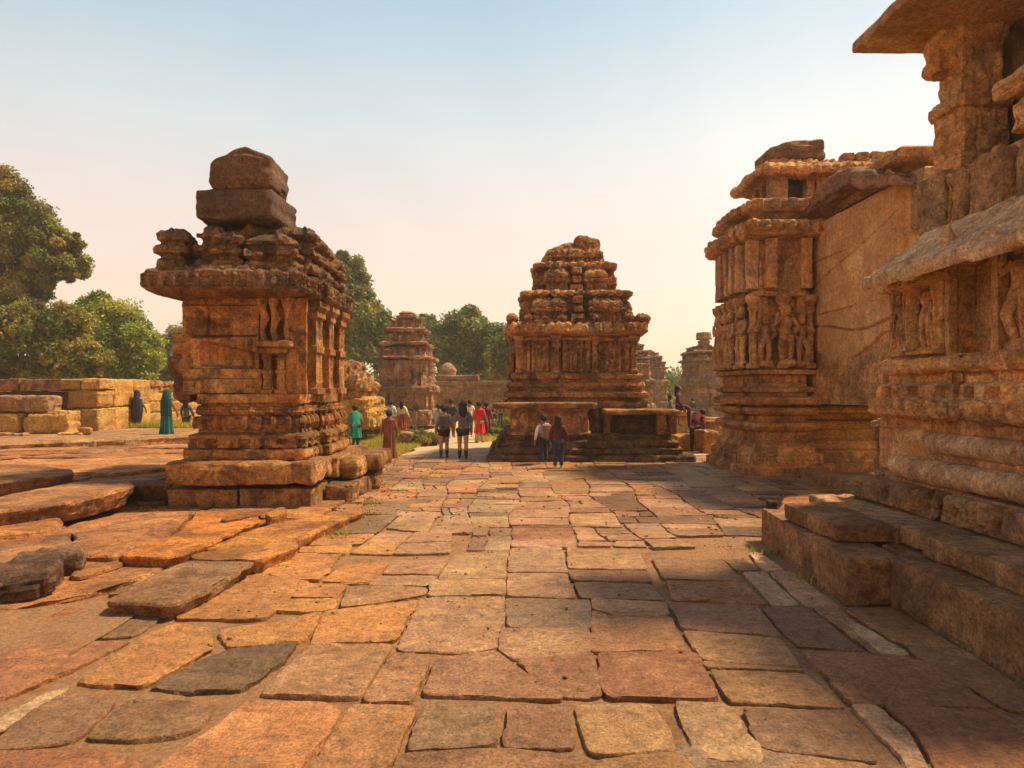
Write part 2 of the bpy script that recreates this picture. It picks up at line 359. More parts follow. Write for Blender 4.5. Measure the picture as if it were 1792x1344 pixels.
def bark(): 
    m,nt,b=nmat('bark'); v=mapped(nt,(3,3,.6)); a=noise(nt,v,6,7,.7); nt.links.new(ramp(nt,a,[(.3,(.06,.035,.02)),(.7,(.17,.10,.06))]),b.inputs['Base Color']); b.inputs['Roughness'].default_value=.95
    bp=N(nt,'ShaderNodeBump'); bp.inputs['Strength'].default_value=.8; nt.links.new(a,bp.inputs['Height']); nt.links.new(bp.outputs[0],b.inputs['Normal']); return m
M['bark']=bark()
def plain(name,c,r=.6,sss=0):
    m,nt,b=nmat(name); v=mapped(nt); a=noise(nt,v,14,4,.6); nt.links.new(ramp(nt,a,[(.3,tuple(x*.85 for x in c)),(.7,c)]),b.inputs['Base Color']); b.inputs['Roughness'].default_value=r; return m
M['skin']=plain('skin_brown',(.30,.14,.08)); M['skinl']=plain('skin_light',(.48,.24,.16)); M['hair']=plain('black_hair',(.02,.014,.011),.8)
# ---------------- camera, light, sky
AZ=math.radians(74); EL=math.radians(58)
def env():
    cam=bpy.data.cameras.new('camera'); co=bpy.data.objects.new('camera',cam); COL.objects.link(co)
    co.location=(0,0,CAMZ); co.rotation_euler=(math.pi/2,0,0); cam.sensor_width=36; cam.lens=36*F/1792; cam.shift_y=(HZ-672)/1792
    cam.clip_end=2000; cam.clip_start=.05; SC.camera=co
    s=bpy.data.lights.new('sun','SUN'); s.energy=4.7; s.angle=math.radians(6); s.color=(1,.79,.45); so=bpy.data.objects.new('sun',s); COL.objects.link(so)
    d=Vector((math.cos(EL)*math.sin(AZ),math.cos(EL)*math.cos(AZ),math.sin(EL))); so.rotation_euler=d.to_track_quat('Z','Y').to_euler(); so.location=(40,20,40)
    w=bpy.data.worlds.new('World'); SC.world=w; w.use_nodes=True; nt=w.node_tree; bg=nt.nodes['Background']
    sk=N(nt,'ShaderNodeTexSky',sky_type='NISHITA'); sk.sun_disc=False; sk.sun_elevation=EL; sk.sun_rotation=AZ; sk.dust_density=4; sk.air_density=1.2; sk.altitude=200
    tc=N(nt,'ShaderNodeTexCoord'); nz=N(nt,'ShaderNodeVectorMath',operation='NORMALIZE'); nt.links.new(tc.outputs['Generated'],nz.inputs[0])
    sx=N(nt,'ShaderNodeSeparateXYZ'); nt.links.new(nz.outputs[0],sx.inputs[0])
    # evening haze veil: warm at the horizon, pale blue overhead, brighter towards the sun's quarter
    gr=ramp(nt,sx.outputs[2],[(0,(.93,.70,.44)),(.08,(.88,.64,.46)),(.2,(.77,.60,.50)),(.34,(.56,.58,.56)),(.5,(.30,.44,.52)),(.75,(.10,.18,.26)),(1,(.07,.13,.20))])
    dt=N(nt,'ShaderNodeVectorMath',operation='DOT_PRODUCT'); nt.links.new(nz.outputs[0],dt.inputs[0]); gd=Vector((.62,.75,.24)).normalized(); dt.inputs[1].default_value=gd
    gf=math_(nt,'MULTIPLY',math_(nt,'POWER',math_(nt,'MAXIMUM',dt.outputs['Value'],0.0),6.0),.42)
    gl=mix(nt,(0,0,0),(.50,.40,.28),gf)
    veil=mix(nt,gr,gl,1.0,'ADD')
    cn=noise(nt,nz.outputs[0],2.2,6,.55,.8); veil=mix(nt,veil,ramp(nt,cn,[(.3,(.93,.945,.965)),(.7,(1.06,1.05,1.03))]),1.0,'MULTIPLY')
    sm=mix(nt,(0,0,0),sk.outputs[0],.10)
    tot=mix(nt,sm,veil,.80)
    tot=mix(nt,tot,ramp(nt,math_(nt,'MULTIPLY_ADD',sx.outputs[1],.5,.5),[(.15,(1.15,.90,.68)),(.36,(1.0,.84,.70)),(.62,g(1.0))]),1.0,'MULTIPLY')   # sky behind the camera tinted warm to brighten camera-facing walls
    nt.links.new(tot,bg.inputs[0]); bg.inputs[1].default_value=1.06
    SC.view_settings.view_transform='Standard'; SC.view_settings.look='None'; SC.view_settings.exposure=0.52; SC.view_settings.gamma=1
env()
def haze():
    mb=MB(); x0,x1,y0,y1,z0,z1=-400,400,-70,520,-1.6,24
    v=[(x,y,z) for x in (x0,x1) for y in (y0,y1) for z in (z0,z1)]
    mb.add(v,[(0,1,3,2),(4,6,7,5),(0,4,5,1),(2,3,7,6),(0,2,6,4),(1,5,7,3)])
    m=bpy.data.materials.new('haze_air'); m.use_nodes=True; nt=m.node_tree
    for n in list(nt.nodes): nt.nodes.remove(n)
    o=nt.nodes.new('ShaderNodeOutputMaterial'); p=nt.nodes.new('ShaderNodeVolumePrincipled'); nt.links.new(p.outputs[0],o.inputs[1])
    p.inputs['Color'].default_value=(1,.93,.82,1); p.inputs['Density'].default_value=HAZE; p.inputs['Anisotropy'].default_value=.3
    tag(mb.build('haze',m,smooth=False),kind='stuff')
HAZE=.0011
haze()
# ---------------- terrain
def terrain():
    mb=MB(); xs=np.concatenate([-np.geomspace(390,3,60),np.linspace(-2.5,2.5,8),np.geomspace(3,390,60)]); ys=np.concatenate([[-60,-20,-5,0],np.geomspace(2,510,110)])
    X,Y=np.meshgrid(xs,ys,indexing='ij'); P=np.stack([X,Y,X*0],-1)
    far=ss(20,60,np.hypot(X,Y)); P[...,2]=-.08+.10*fbm(P*.4,3,3)*(.15+far)   # lowest point about -0.2, haze bottom a metre and more below
    mb.add(P.reshape(-1,3),grid_faces(len(xs),len(ys)))
    tag(mb.build('ground',M['ground']),kind='structure')
    mb=MB(); xs=np.arange(-14,9,.09); ys=np.arange(-3,22,.09)
    X,Y=np.meshgrid(xs,ys,indexing='ij'); P=np.stack([X,Y,X*0],-1); P[...,2]=-.010+.016*fbm(P*3,4,5)
    mb.add(P.reshape(-1,3),grid_faces(len(xs),len(ys))); tag(mb.build('soil',M['dirt']),kind='structure')
    # trodden path leading away
    mb=MB(); rows=[(20.6,-3.6,9.5),(23,-3.3,9.6),(26,-2.9,8.6),(30,-3.3,-.2),(36,-6.5,-1.2),(44,-10,-4)]
    V=[]
    ys=np.linspace(20.6,44,70)
    for y in ys:
        a=np.interp(y,[r[0] for r in rows],[r[1] for r in rows]); b=np.interp(y,[r[0] for r in rows],[r[2] for r in rows])
        for t in np.linspace(0,1,40):
            x=a+(b-a)*t; V.append((x,y,0))
    V=np.array(V); w=fbm(V*.5,3,7); V[:,0]+=w*.5; V[:,2]=.015+.02*fbm(V*2,3,8)
    mb.add(V,grid_faces(len(ys),40,flip=True)); tag(mb.build('path',M['path']),kind='structure')
terrain()
# ---------------- paving slabs
def slab(mb,poly,zt=0,th=.12,cell=.05,col=(1,1,1),seed=0,rnd=.05,wob=.012,amp=.006,tilt=None,bev=.022,side=0.0,dome=0.0,pit=0):
    P=np.array([p[:2] for p in poly],float)
    A=0.5*np.sum(P[:,0]*np.roll(P[:,1],-1)-np.roll(P[:,0],-1)*P[:,1])
    if A<0: P=P[::-1]
    for _ in range(2):   # corner rounding
        Q=[]
        for i in range(len(P)):
            a,b=P[i],P[(i+1)%len(P)]; L=np.linalg.norm(b-a); r=min(.3,rnd/max(L,1e-6)); Q+=[a+(b-a)*r,a+(b-a)*(1-r)]
        P=np.array(Q)
    R=[]
    for i in range(len(P)):
        a,b=P[i],P[(i+1)%len(P)]; L=np.linalg.norm(b-a); m=max(1,int(L/cell))
        for k in range(m): R.append(a+(b-a)*k/m)
    R=np.array(R); n=len(R); c=R.mean(0)
    T=np.roll(R,-1,0)-np.roll(R,1,0); nn=np.stack([T[:,1],-T[:,0]],1); nn/=np.maximum(np.linalg.norm(nn,axis=1,keepdims=True),1e-9)
    R3=np.concatenate([R,np.zeros((n,1))],1)
    R=R+nn*(wob*fbm(R3*5+seed*7.7,3,seed)+wob*1.2*fbm(R3*1.7+seed,2,seed+4))[:,None]
    rad=np.linalg.norm(R-c,axis=1).mean(); ni=max(3,int(rad/cell))
    rings=[]
    ts=[k/ni for k in range(1,ni+1)]
    for t in ts:
        B=c+(R-nn*bev-c)*t; rings.append((B,np.zeros(n),1))
    rings.append((R-nn*bev*.35,np.full(n,-bev*.3),1)); rings.append((R,np.full(n,-bev*1.1),1))
    nz=max(1,int(th/max(cell,.03)))
    for k in range(1,nz+1):
        rings.append((R-nn*side*k/nz,np.full(n,-bev*1.1-(th-bev)*k/nz),0))
    V=[]
    for k,(B,z,top) in enumerate(rings):
        p=np.concatenate([B,(z+zt)[:,None]],1)
        if k>=len(ts):
            d=stone_disp(np.stack([p[:,0],p[:,1],p[:,2]*1.5],1)+seed,amp*2.5,4,seed+2); p[:,:2]+=nn*d[:,None]
        V.append(p)
    V=np.stack(V,0); K=len(ts)
    N3=V.copy(); N3[...,2]=seed*1.3
    d=amp*fbm(N3*np.array([3,6,1.]),4,seed)+amp*.6*np.abs(fbm(N3*np.array([5,11,1.])+9,3,seed+1))
    if pit: d=d-pit*np.clip(fbm(N3*np.array([7,10,1.])+3,3,seed+6)-.15,0,1)*2
    w=np.ones(V.shape[0]); w[K+1:]=0
    V[...,2]+=d*w[:,None]
    if dome: 
        q=np.clip(1-np.array(list(ts)+[1]*(V.shape[0]-K))**2,0,1); V[...,2]+=dome*q[:,None]
    if tilt: V[...,2]+=((V[...,0]-c[0])*tilt[0]+(V[...,1]-c[1])*tilt[1])
    V=np.concatenate([V,V[:,:1]],1)
    cc=np.array([[c[0],c[1],V[0,:,2].mean()]])
    mb.add(V.reshape(-1,3),grid_faces(V.shape[0],n+1,flip=False),col=col)
    mb.add(np.concatenate([V[0,:-1],cc]),tris=[(i,(i+1)%n,n) for i in range(n)],col=col)
PINK=(1.03,.94,.88); BEI=(1.16,1.08,.98); ORA=(1.25,.90,.50); GRY=(.68,.72,.76); DGR=(.45,.44,.44); BRN=(.82,.70,.60); RED=(.66,.50,.42); WHI=(1.45,1.5,1.45); TAN=(1.08,.96,.84); YEL=(1.32,.98,.50)  # ORA and YEL carry the golden sun glow of the left paving
NEAR=[
([(737,1049),(881,1048),(874,1131),(814,1144),(695,1139)],BEI,1),([(885,1051),(1032,1052),(1037,1099),(1025,1104),(891,1101)],GRY,0),
([(878,1104),(1030,1106),(1030,1147),(901,1157),(875,1142)],PINK,0),([(905,1158),(1035,1150),(1047,1221),(972,1219),(925,1180)],(.72,.62,.6),2),
([(1046,1148),(1215,1145),(1257,1225),(1240,1231),(1060,1225),(1050,1205)],RED,0),([(764,1157),(868,1144),(891,1161),(985,1230),(740,1220)],BRN,0),
([(684,1147),(744,1152),(752,1161),(722,1234),(634,1232)],BRN,0),([(545,1128),(685,1132),(633,1225),(455,1220)],TAN,0),
([(744,1238),(868,1240),(873,1308),(724,1321),(710,1315)],(.62,.58,.58),0),([(884,1241),(992,1235),(1006,1313),(884,1310)],(.66,.6,.58),0),
([(1005,1238),(1136,1236),(1166,1271),(1188,1318),(1062,1330),(1028,1323)],TAN,0),([(700,1325),(875,1314),(1020,1330),(1010,1400),(660,1400)],(.72,.58,.5),0),
([(615,1238),(730,1245),(688,1333),(640,1385),(525,1380),(545,1344)],(1,.75,.6),1),([(1040,1335),(1190,1322),(1260,1400),(1020,1400)],BRN,0),
([(752,1018),(881,1017),(883,1044),(751,1046)],TAN,0),([(889,1007),(992,1007),(1010,1050),(888,1048)],BEI,0),([(1003,1022),(1136,1024),(1164,1055),(1015,1050)],BRN,0),
([(1036,1052),(1166,1056),(1168,1080),(1075,1082),(1040,1068)],TAN,0),([(1038,1074),(1075,1085),(1172,1083),(1199,1142),(1034,1142)],(.95,.78,.66),0),
([(894,962),(983,960),(992,1004),(889,1003)],PINK,0),([(992,962),(1120,970),(1132,998),(997,996)],TAN,0),([(998,1001),(1133,1001),(1140,1021),(1002,1018)],BRN,0),
([(795,972),(888,970),(882,1014),(765,1016)],PINK,0),([(600,990),(680,988),(643,1023),(598,1025)],YEL,0),([(684,985),(786,983),(765,1010),(668,1007)],TAN,0),
([(664,1010),(764,1012),(747,1030),(643,1026)],TAN,0),([(607,1028),(747,1033),(745,1047),(660,1062),(595,1068)],(.85,.72,.62),0),([(567,1073),(735,1052),(693,1125),(540,1130)],ORA,2),
([(1140,979),(1262,980),(1302,1020),(1160,1015)],(.75,.64,.6),0),([(1165,1018),(1303,1022),(1343,1062),(1175,1052)],(.9,.62,.46),2),
([(1170,1058),(1325,1065),(1364,1119),(1195,1104)],(.68,.6,.56),0),([(1330,1065),(1412,1067),(1517,1146),(1396,1134)],DGR,0),([(1197,1107),(1364,1121),(1403,1170),(1225,1156)],TAN,0),
([(1228,1159),(1405,1173),(1410,1181),(1235,1171)],BRN,0),([(1243,1175),(1410,1183),(1480,1243),(1275,1230)],(.8,.64,.5),0),([(1307,970),(1330,967),(1374,1002),(1340,1003)],WHI,0),
([(1299,1005),(1340,1005),(1401,1062),(1353,1064)],WHI,0),([(1347,1005),(1387,1004),(1470,1065),(1410,1063)],(1.35,1.3,1.15),0),([(1259,980),(1300,982),(1331,1001),(1289,1002)],BRN,0),
([(1405,1142),(1577,1152),(1645,1175),(1740,1246),(1487,1234)],(.80,.58,.44),0),([(1468,1087),(1500,1094),(1594,1150),(1545,1150)],WHI,0),([(1480,1073),(1560,1068),(1700,1150),(1850,1250),(1765,1245),(1620,1160)],(.85,.62,.46),0),
([(1420,1067),(1470,1070),(1560,1150),(1530,1147)],BRN,0),([(1180,1232),(1272,1235),(1325,1312),(1336,1345),(1225,1335),(1192,1275)],(.95,.9,.86),2),([(1301,1246),(1480,1246),(1535,1338),(1355,1319),(1328,1312)],(.42,.4,.42),0),
([(1485,1237),(1533,1237),(1597,1295),(1624,1350),(1640,1390),(1610,1395),(1575,1330)],WHI,0),([(1548,1240),(1750,1252),(1900,1330),(1850,1420),(1665,1400),(1610,1295)],(.8,.58,.46),0),([(1345,1335),(1365,1326),(1530,1348),(1570,1400),(1360,1400)],BRN,0),
([(54,1117),(177,1064),(291,1077),(234,1116),(104,1127)],(.5,.47,.42),0),([(305,1086),(449,1010),(542,1022),(485,1070),(462,1086),(400,1088)],(1.05,.72,.45),0),
([(-90,1090),(0,1072),(100,1062),(165,1064),(0,1134),(-80,1165)],(.95,.62,.4),0),([(-60,1160),(0,1140),(53,1122),(110,1132),(228,1124),(127,1175),(0,1228),(-100,1270)],(.9,.58,.42),0),
([(-40,1285),(77,1218),(127,1208),(60,1250),(-10,1292)],WHI,0),([(-30,1315),(0,1292),(77,1230),(150,1224),(205,1232),(130,1302),(35,1314)],(.6,.56,.48),0),
([(147,1297),(228,1228),(335,1233),(372,1255),(335,1290),(234,1300)],(.42,.38,.34),0),([(264,1208),(335,1168),(402,1141),(522,1128),(495,1161),(425,1211),(335,1216)],(.30,.28,.3),2),
([(135,1197),(240,1128),(305,1098),(370,1105),(378,1140),(325,1162),(250,1206)],ORA,1),([(383,1108),(465,1096),(560,1078),(538,1122),(400,1137)],YEL,1),
([(435,1230),(570,1234),(602,1250),(530,1344),(490,1400),(250,1400),(285,1344),(370,1280)],(1.2,.85,.56),0),([(-60,1325),(130,1314),(230,1327),(240,1344),(200,1400),(-100,1400)],(.8,.5,.36),0),
([(470,1072),(510,1052),(588,1052),(590,1066),(545,1076)],YEL,0),([(500,972),(600,973),(560,1020),(455,1008)],ORA,2),([(520,1024),(610,1024),(587,1050),(507,1050)],ORA,0),([(602,990),(680,989),(644,1024),(562,1021)],YEL,0),
([(527,961),(617,956),(606,971),(522,971)],YEL,0),([(557,941),(654,937),(634,955),(540,958)],ORA,0),([(584,934),(636,905),(697,904),(660,935)],(.5,.5,.5),0),([(637,901),(671,880),(731,879),(696,902)],(.7,.68,.66),0),
([(640,952),(701,954),(685,972),(612,970)],YEL,0),([(664,935),(722,935),(703,952),(640,951)],TAN,0),([(676,926),(700,905),(766,906),(745,932)],TAN,0),([(706,954),(790,952),(786,970),(690,972)],TAN,0),([(726,934),(790,934),(790,950),(708,952)],PINK,0),([(-220,1300),(-110,1270),(-45,1290),(-65,1320),(-200,1340)],BRN,0),
]
def pavement():
    mb=MB(); r=random.Random(4)
    for i,(p,c,k) in enumerate(NEAR):
        w=[pl(x,y,0) for x,y in p]; cen=np.mean(w,0)
        w=[(cen[0]+(q[0]-cen[0])*(1+.014),cen[1]+(q[1]-cen[1])*(1+.014)) for q in w]
        Y=cen[1]; mu=(.95,.76,.56); c=tuple((x*.8+y_*.2)*r.uniform(.95,1.05) for x,y_ in zip(c,mu))
        slab(mb,w,zt=.018+r.uniform(0,.010),th=.1,cell=.022 if Y<7.5 else .035,col=c,seed=i,rnd=.032,wob=.010,amp=.010 if k==0 else .016,bev=.009,tilt=(r.uniform(-.010,.010),r.uniform(-.006,.016)),pit=.0 if k==0 else (.02 if k==1 else .025))
    # courses running away from the camera
    seams=[-3.15,-2.5,-1.9,-1.22,-.62,.06,.84,1.6,2.3,3.0,3.75,4.5,5.3,6.0,6.8]
    pal=[PINK,TAN,BEI,PINK,TAN,BRN,(.85,.75,.7),(.95,.8,.68),TAN,(.7,.66,.66),(.62,.62,.66),(.78,.56,.42)]
    sd=200
    def seam(k,Y):
        s=seams[k]; return s+.10*math.sin(Y*.8+k*1.9)+.05*math.sin(Y*2.3+k)
    for k in range(len(seams)-1):
        yy=.8
        while yy<3.2:
            L=r.uniform(.4,.8); sd+=1; slab(mb,[(seams[k]+.007,yy),(seams[k+1]-.007,yy),(seams[k+1]-.007,yy+L-.012),(seams[k]+.007,yy+L-.012)],zt=.016,th=.08,cell=.06,col=r.choice(pal),seed=sd,rnd=.03,wob=.02,amp=.011,bev=.011); yy+=L
        y=8.35+.3*r.random() if 2<=k<=8 else 7.7
        if k in(0,1): y=12.0
        if k==2: y=10.7
        if k==3: y=9.4
        if k>=8: y=9.3
        while y<20.9:
            L=r.choice((.22,.32,.42,.5,.62,.75))*(1 if y<15 else 1.2); y2=y+L; nsub=1
            split=r.random()<.22
            j=[r.uniform(-.03,.03) for _ in range(4)]
            a0,a1,b0,b1=seam(k,y),seam(k,y2),seam(k+1,y),seam(k+1,y2)
            gp=.007
            quads=[[(a0+gp,y+j[0]),(b0-gp,y+j[1]),(b1-gp,y2-.012+j[2]),(a1+gp,y2-.012+j[3])]]
            if split:
                m=r.uniform(.35,.65); m2=m+r.uniform(-.12,.12); q=quads[0]; A,B,C,D=[np.array(t) for t in q]
                quads=[[A,A+(B-A)*m-.01,D+(C-D)*m2-.01,D],[A+(B-A)*m+.012,B,C,D+(C-D)*m2+.012]]
            for q in quads:
                cx=np.mean([t[0] for t in q]); c=r.choice(pal)
                if cx<-.9 and r.random()<.5: c=r.choice((TAN,YEL,ORA))  # amber tints on the left side paint the pool of sunlight
                if cx<-1.6 and r.random()<.25: c=(.5,.46,.46)
                if cx>1.6 and 10<y<14 and r.random()<.4: c=(.45,.34,.32)
                if y>13 and r.random()<.2: c=(1.1,.85,.5)
                if r.random()<.04: c=(.35,.33,.34)
                c=tuple((x*.8+y_*.2)*r.uniform(.9,1.08) for x,y_ in zip(c,(.98,.78,.56))); sd+=1
                slab(mb,q,zt=.014+r.uniform(0,.018),th=.08,cell=.05 if y<13 else .09,col=c,seed=sd,rnd=.03,wob=.02,amp=.011,bev=.011,tilt=(r.uniform(-.02,.02),r.uniform(-.02,.03)))
            y=y2+.004
    tag(mb.build('pavement',M['slab']),kind='structure')
pavement()
# ---------------- shrine on the left
def J(fn): return fn
def left_shrine():
    t=thing('stone_shrine','tall sandstone shrine with overhanging carved cornice, two boulders piled on its roof','shrine',(-4.6,13,0))
    m=M['temple']
    mb=MB(); bb(mb,-5.72,-4.55,11.3,15,.0,.36,cell=.07,r=.04,amp=.02,seed=1); bb(mb,-4.53,-3.32,11.32,15.2,.0,.37,cell=.07,r=.04,amp=.02,seed=2)
    bb(mb,-3.3,-2.78,12.0,13.2,.0,.34,cell=.06,r=.05,amp=.03,seed=3); bb(mb,-3.3,-2.75,13.25,14.8,.0,.33,cell=.07,r=.05,amp=.03,seed=4)
    mb.build('foundation',m,t)
    mb=MB(); bb(mb,-5.7,-3.25,11.15,12.35,.43,.80,cell=.06,r=.06,amp=.03,seed=5); bb(mb,-5.6,-3.15,12.4,15,.40,.80,cell=.08,r=.05,amp=.03,seed=6)
    mb.build('base_slab',m,t)
    mb=MB(); bb(mb,-3.2,-2.82,12.5,13.4,.36,.74,cell=.06,r=.1,amp=.04,seed=8); bb(mb,-3.12,-2.62,13.45,14.9,.40,.74,cell=.07,r=.05,amp=.03,seed=9); bb(mb,-2.95,-2.62,13.5,13.9,.02,.3,cell=.06,r=.08,amp=.04,seed=10)
    mb.build('side_ledge',m,t)
    # plinth
    plan=bayrect(-5.42,-3.66,11.75,14.75,.14,(.33,.67),'E')
    def cv(e,u,L,z,k):
        d=masonry(u,z+.02,.56,.9,11,.012,.02,.012)
        band=pil(z,1.07,.16,.01); d=d-band*.07*(np.sin(u*18+1.5*np.sin(u*5))>.1)*ss(-.3,.3,scroll(u,z,9,3))
        b2=pil(z,1.43,.16,.01); d=d+b2*(.08*beads(u,.24,.55)-.03)
        b3=pil(z,1.66,.1,.01); d=d+b3*.03*beads(u+.1,.3,.5)
        return d+.012*scroll(u,z,6,2)
    pr=[(.02,.80),(.14,.81),(.16,.86),(.15,.97),(.05,.98),(.02,.985),(.06,1.0),(.10,1.01),(.10,1.21),(.03,1.24),(-.01,1.26),(-.02,1.33),(.02,1.35),(.04,1.42),(.02,1.5),(-.05,1.52),(-.06,1.56),(.0,1.58),(.02,1.62),(.0,1.69),(-.05,1.71),(-.05,1.75),(.0,1.77),(.01,1.92)]
    mb=MB(); sweep(mb,plan,pr,cell=.026,carve=cv,amp=.014,seed=1)
    mb.build('plinth',m,t)
    # wall
    def cw(e,u,L,z,k):
        d=masonry(u+.3,z-1.92+.1,.56,.9,4,.016,.06,.05)
        if e==0:
            f=ss(-.35,.2,u*0+1)
            band=ss(0,.05,(2.95-.22*u)-z)*ss(0,.05,z-(2.42-.05*u)); 
            d=d-.10*band*pil(u,.8,.9,.06)
            d=d+.08*pil(z,2.06,.24,.02)*pil(u,.78,1.0,.03)
        return d
    mb=MB(); sweep(mb,rect(-5.76,-4.42,11.93,14.6),[(0,1.92),(.0,3.62)],cell=.022,carve=cw,amp=.02,seed=2)
    sweep(mb,rect(-4.5,-3.80,12.2,14.6),[(0,1.92),(.0,3.62)],cell=.04,carve=lambda e,u,L,z,k:masonry(u,z,.6,.9,5,.02,.03,.02),amp=.02,seed=3)
    bb(mb,-6.0,-5.6,11.98,13,1.78,2.62,cell=.05,r=.1,amp=.05,seed=12,taper=-.25); bb(mb,-5.98,-5.6,11.95,12.8,2.6,3.0,cell=.05,r=.06,amp=.03,seed=13)
    mb.build('wall',m,t)
    # pilasters
    def pillar(x,y,z0,z1,w,seed,name='pilaster',brk=False):
        mb=MB(); h=z1-z0
        lathe(mb,(x,y,z0),[(w*.62,0),(w*.62,.08*h),(w*.42,.10*h),(w*.40,.42*h),(w*.5,.44*h),(w*.52,.50*h),(w*.40,.52*h),(w*.38,.72*h),(w*.55,.76*h),(w*.42,.80*h),(w*.6,.86*h),(w*.5,.9*h),(w*.75,.94*h),(w*.75,1.0*h)],seg=24,sq=.85,amp=.012,seed=seed)
        if brk:
            for s in (-1,1):
                tube(mb,[(x+s*w*.3,y-.05,z0+h*.62),(x+s*w*.75,y-.08,z0+h*.74),(x+s*w*.5,y-.1,z0+h*.86),(x+s*w*1.0,y-.12,z0+h*.95)],[.035,.06,.05,.08],seg=8)
        mb.build(name,m,t)
    pillar(-4.28,11.98,1.93,2.74,.16,21); pillar(-4.04,11.98,1.93,2.74,.16,22)
    mb=MB(); bb(mb,-4.46,-3.82,11.78,12.25,2.73,2.86,cell=.035,r=.04,amp=.015,seed=23); bb(mb,-4.4,-3.9,11.84,12.2,2.62,2.74,cell=.035,r=.03,amp=.01,seed=24); mb.build('pilaster_capital',m,t)
    for x,sd in ((-4.36,25),(-4.16,26),(-3.93,27)):
        mb=MB(); tube(mb,[(x,12.02,2.85),(x-.03,11.98,3.05),(x+.05,11.93,3.25),(x,11.9,3.42),(x+.03,11.86,3.62)],[.06,.05,.075,.07,.12],seg=10); mb.v[-1]+= (.02*fbm(mb.v[-1]*9,3,sd))[:,None]; mb.build('bracket_figure',m,t)
    for y,w,sd in ((12.78,.46,31),(13.62,.34,32),(14.45,.40,34)):
        mb=MB()
        sweep(mb,rect(-3.86,-3.60,y-w/2,y+w/2),[(.04,1.92),(.04,2.02),(0,2.05),(0,2.66),(.03,2.69),(.03,2.8),(0,2.83),(0,3.3),(.04,3.34),(.04,3.44),(.10,3.52),(.10,3.62)],cell=.035,carve=lambda e,u,L,z,k:-.025*pil(u,L/2,L*.4,.02)*pil(z,2.4,.5,.02)-.025*pil(u,L/2,L*.4,.02)*pil(z,3.06,.4,.02),amp=.012,seed=sd)
        mb.build('pilaster',m,t)
    mb=MB(); bb(mb,-3.98,-3.6,11.98,12.06,1.92,3.62,cell=.04,r=.02,amp=.01,seed=36); mb.build('wall_panel',m,t)
    # cornice
    def cc(e,u,L,z,k):
        b=pil(z,3.84,.2,.02); return b*(.07*beads(u,.17,.55)-.04-.05*np.clip(scroll(u,z,5,6)-.3,0,1))+.04*scroll(u,z,5,2)*ss(3.9,4.0,z)
    mb=MB(); sweep(mb,bayrect(-5.92,-3.74,11.6,14.75,.08,(.4,.6),'E'),[(-.2,3.56),(.0,3.58),(.1,3.6),(.2,3.66),(.25,3.72),(.26,3.92),(.2,3.98),(.1,4.0),(.06,4.06),(-.12,4.1),(-.3,4.12)],cell=.028,carve=cc,amp=.03,freq=2.2,seed=5)
    mb.build('cornice',M['attic'],t)
    # eroded attic with miniature shrines
    def attic(x0,x1,y0,y1,z0,z1,sd,nm='attic_block'):
        mb=MB(); h=z1-z0
        def ca(e,u,L,z,k): return .035*scroll(u,z,5,sd)-.05*pil(u,L*.5,L*.22,.03)*ss(.2,.3,(z-z0)/h)*(1-ss(.7,.8,(z-z0)/h))
        sweep(mb,rect(x0,x1,y0,y1),[(0,z0),(.03,z0+.1*h),(.02,z0+.18*h),(-.05,z0+.22*h),(-.05,z0+.36*h),(.05,z0+.40*h),(.06,z0+.5*h),(-.02,z0+.55*h),(-.03,z0+.66*h),(.03,z0+.7*h),(.03,z0+.8*h),(-.03,z0+.88*h),(-.08,z0+.96*h),(-.14,z1)],cell=.03,carve=ca,amp=.05,freq=2.4,seed=sd)
        mb.build(nm,M['attic'],t)
    attic(-6.06,-5.66,11.7,12.2,4.06,4.80,41); attic(-5.58,-5.42,12.1,12.5,4.06,4.5,47); attic(-5.4,-5.02,11.75,12.3,4.06,4.86,42); attic(-5.06,-4.66,11.62,12.2,4.06,4.7,43); attic(-4.5,-3.74,11.62,12.1,4.06,4.66,44)
    attic(-4.8,-4.36,12.1,12.5,4.1,4.92,45); attic(-5.3,-3.9,12.3,14.4,4.06,4.95,46)
    for i,(y,h) in enumerate(((12.35,4.92),(12.85,4.86),(13.35,4.84),(13.85,4.72),(14.35,4.72))): attic(-3.98,-3.58,y-.2,y+.2,4.06,h,50+i)
    # boulders
    def cut1(P,h):
        P=P.copy(); u=(P[:,0]/h[0]); top=P[:,2]>0
        k=np.clip(-(u-.1),0,1.1); P[:,2]=np.where(top,P[:,2]*(1.1-.75*k**1.3),P[:,2]); k2=np.clip(u-.15,0,1); P[:,2]=np.where(top,P[:,2]*(1-.5*k2),P[:,2]); return P
    mb=MB(); rbox(mb,(-4.82,12.5,5.22),(1.36,1.45,.58),cell=.04,r=.09,amp=.035,freq=1.6,seed=71); tag(mb.build('stone_block',M['capblock'],loc=(0,0,0)),'long notched stone block lying on the roof of the left shrine, under another block','stone block','blocks on the shrine roof')
    mb=MB(); rbox(mb,(-4.73,12.35,5.84),(1.08,1.15,.74),cell=.04,r=.1,amp=.04,freq=1.5,seed=72,shape=cut1,rz=.05); tag(mb.build('stone_block',M['capblock']),'ridged stone block topmost on the left shrine, balanced on a notched block','stone block','blocks on the shrine roof')
left_shrine()
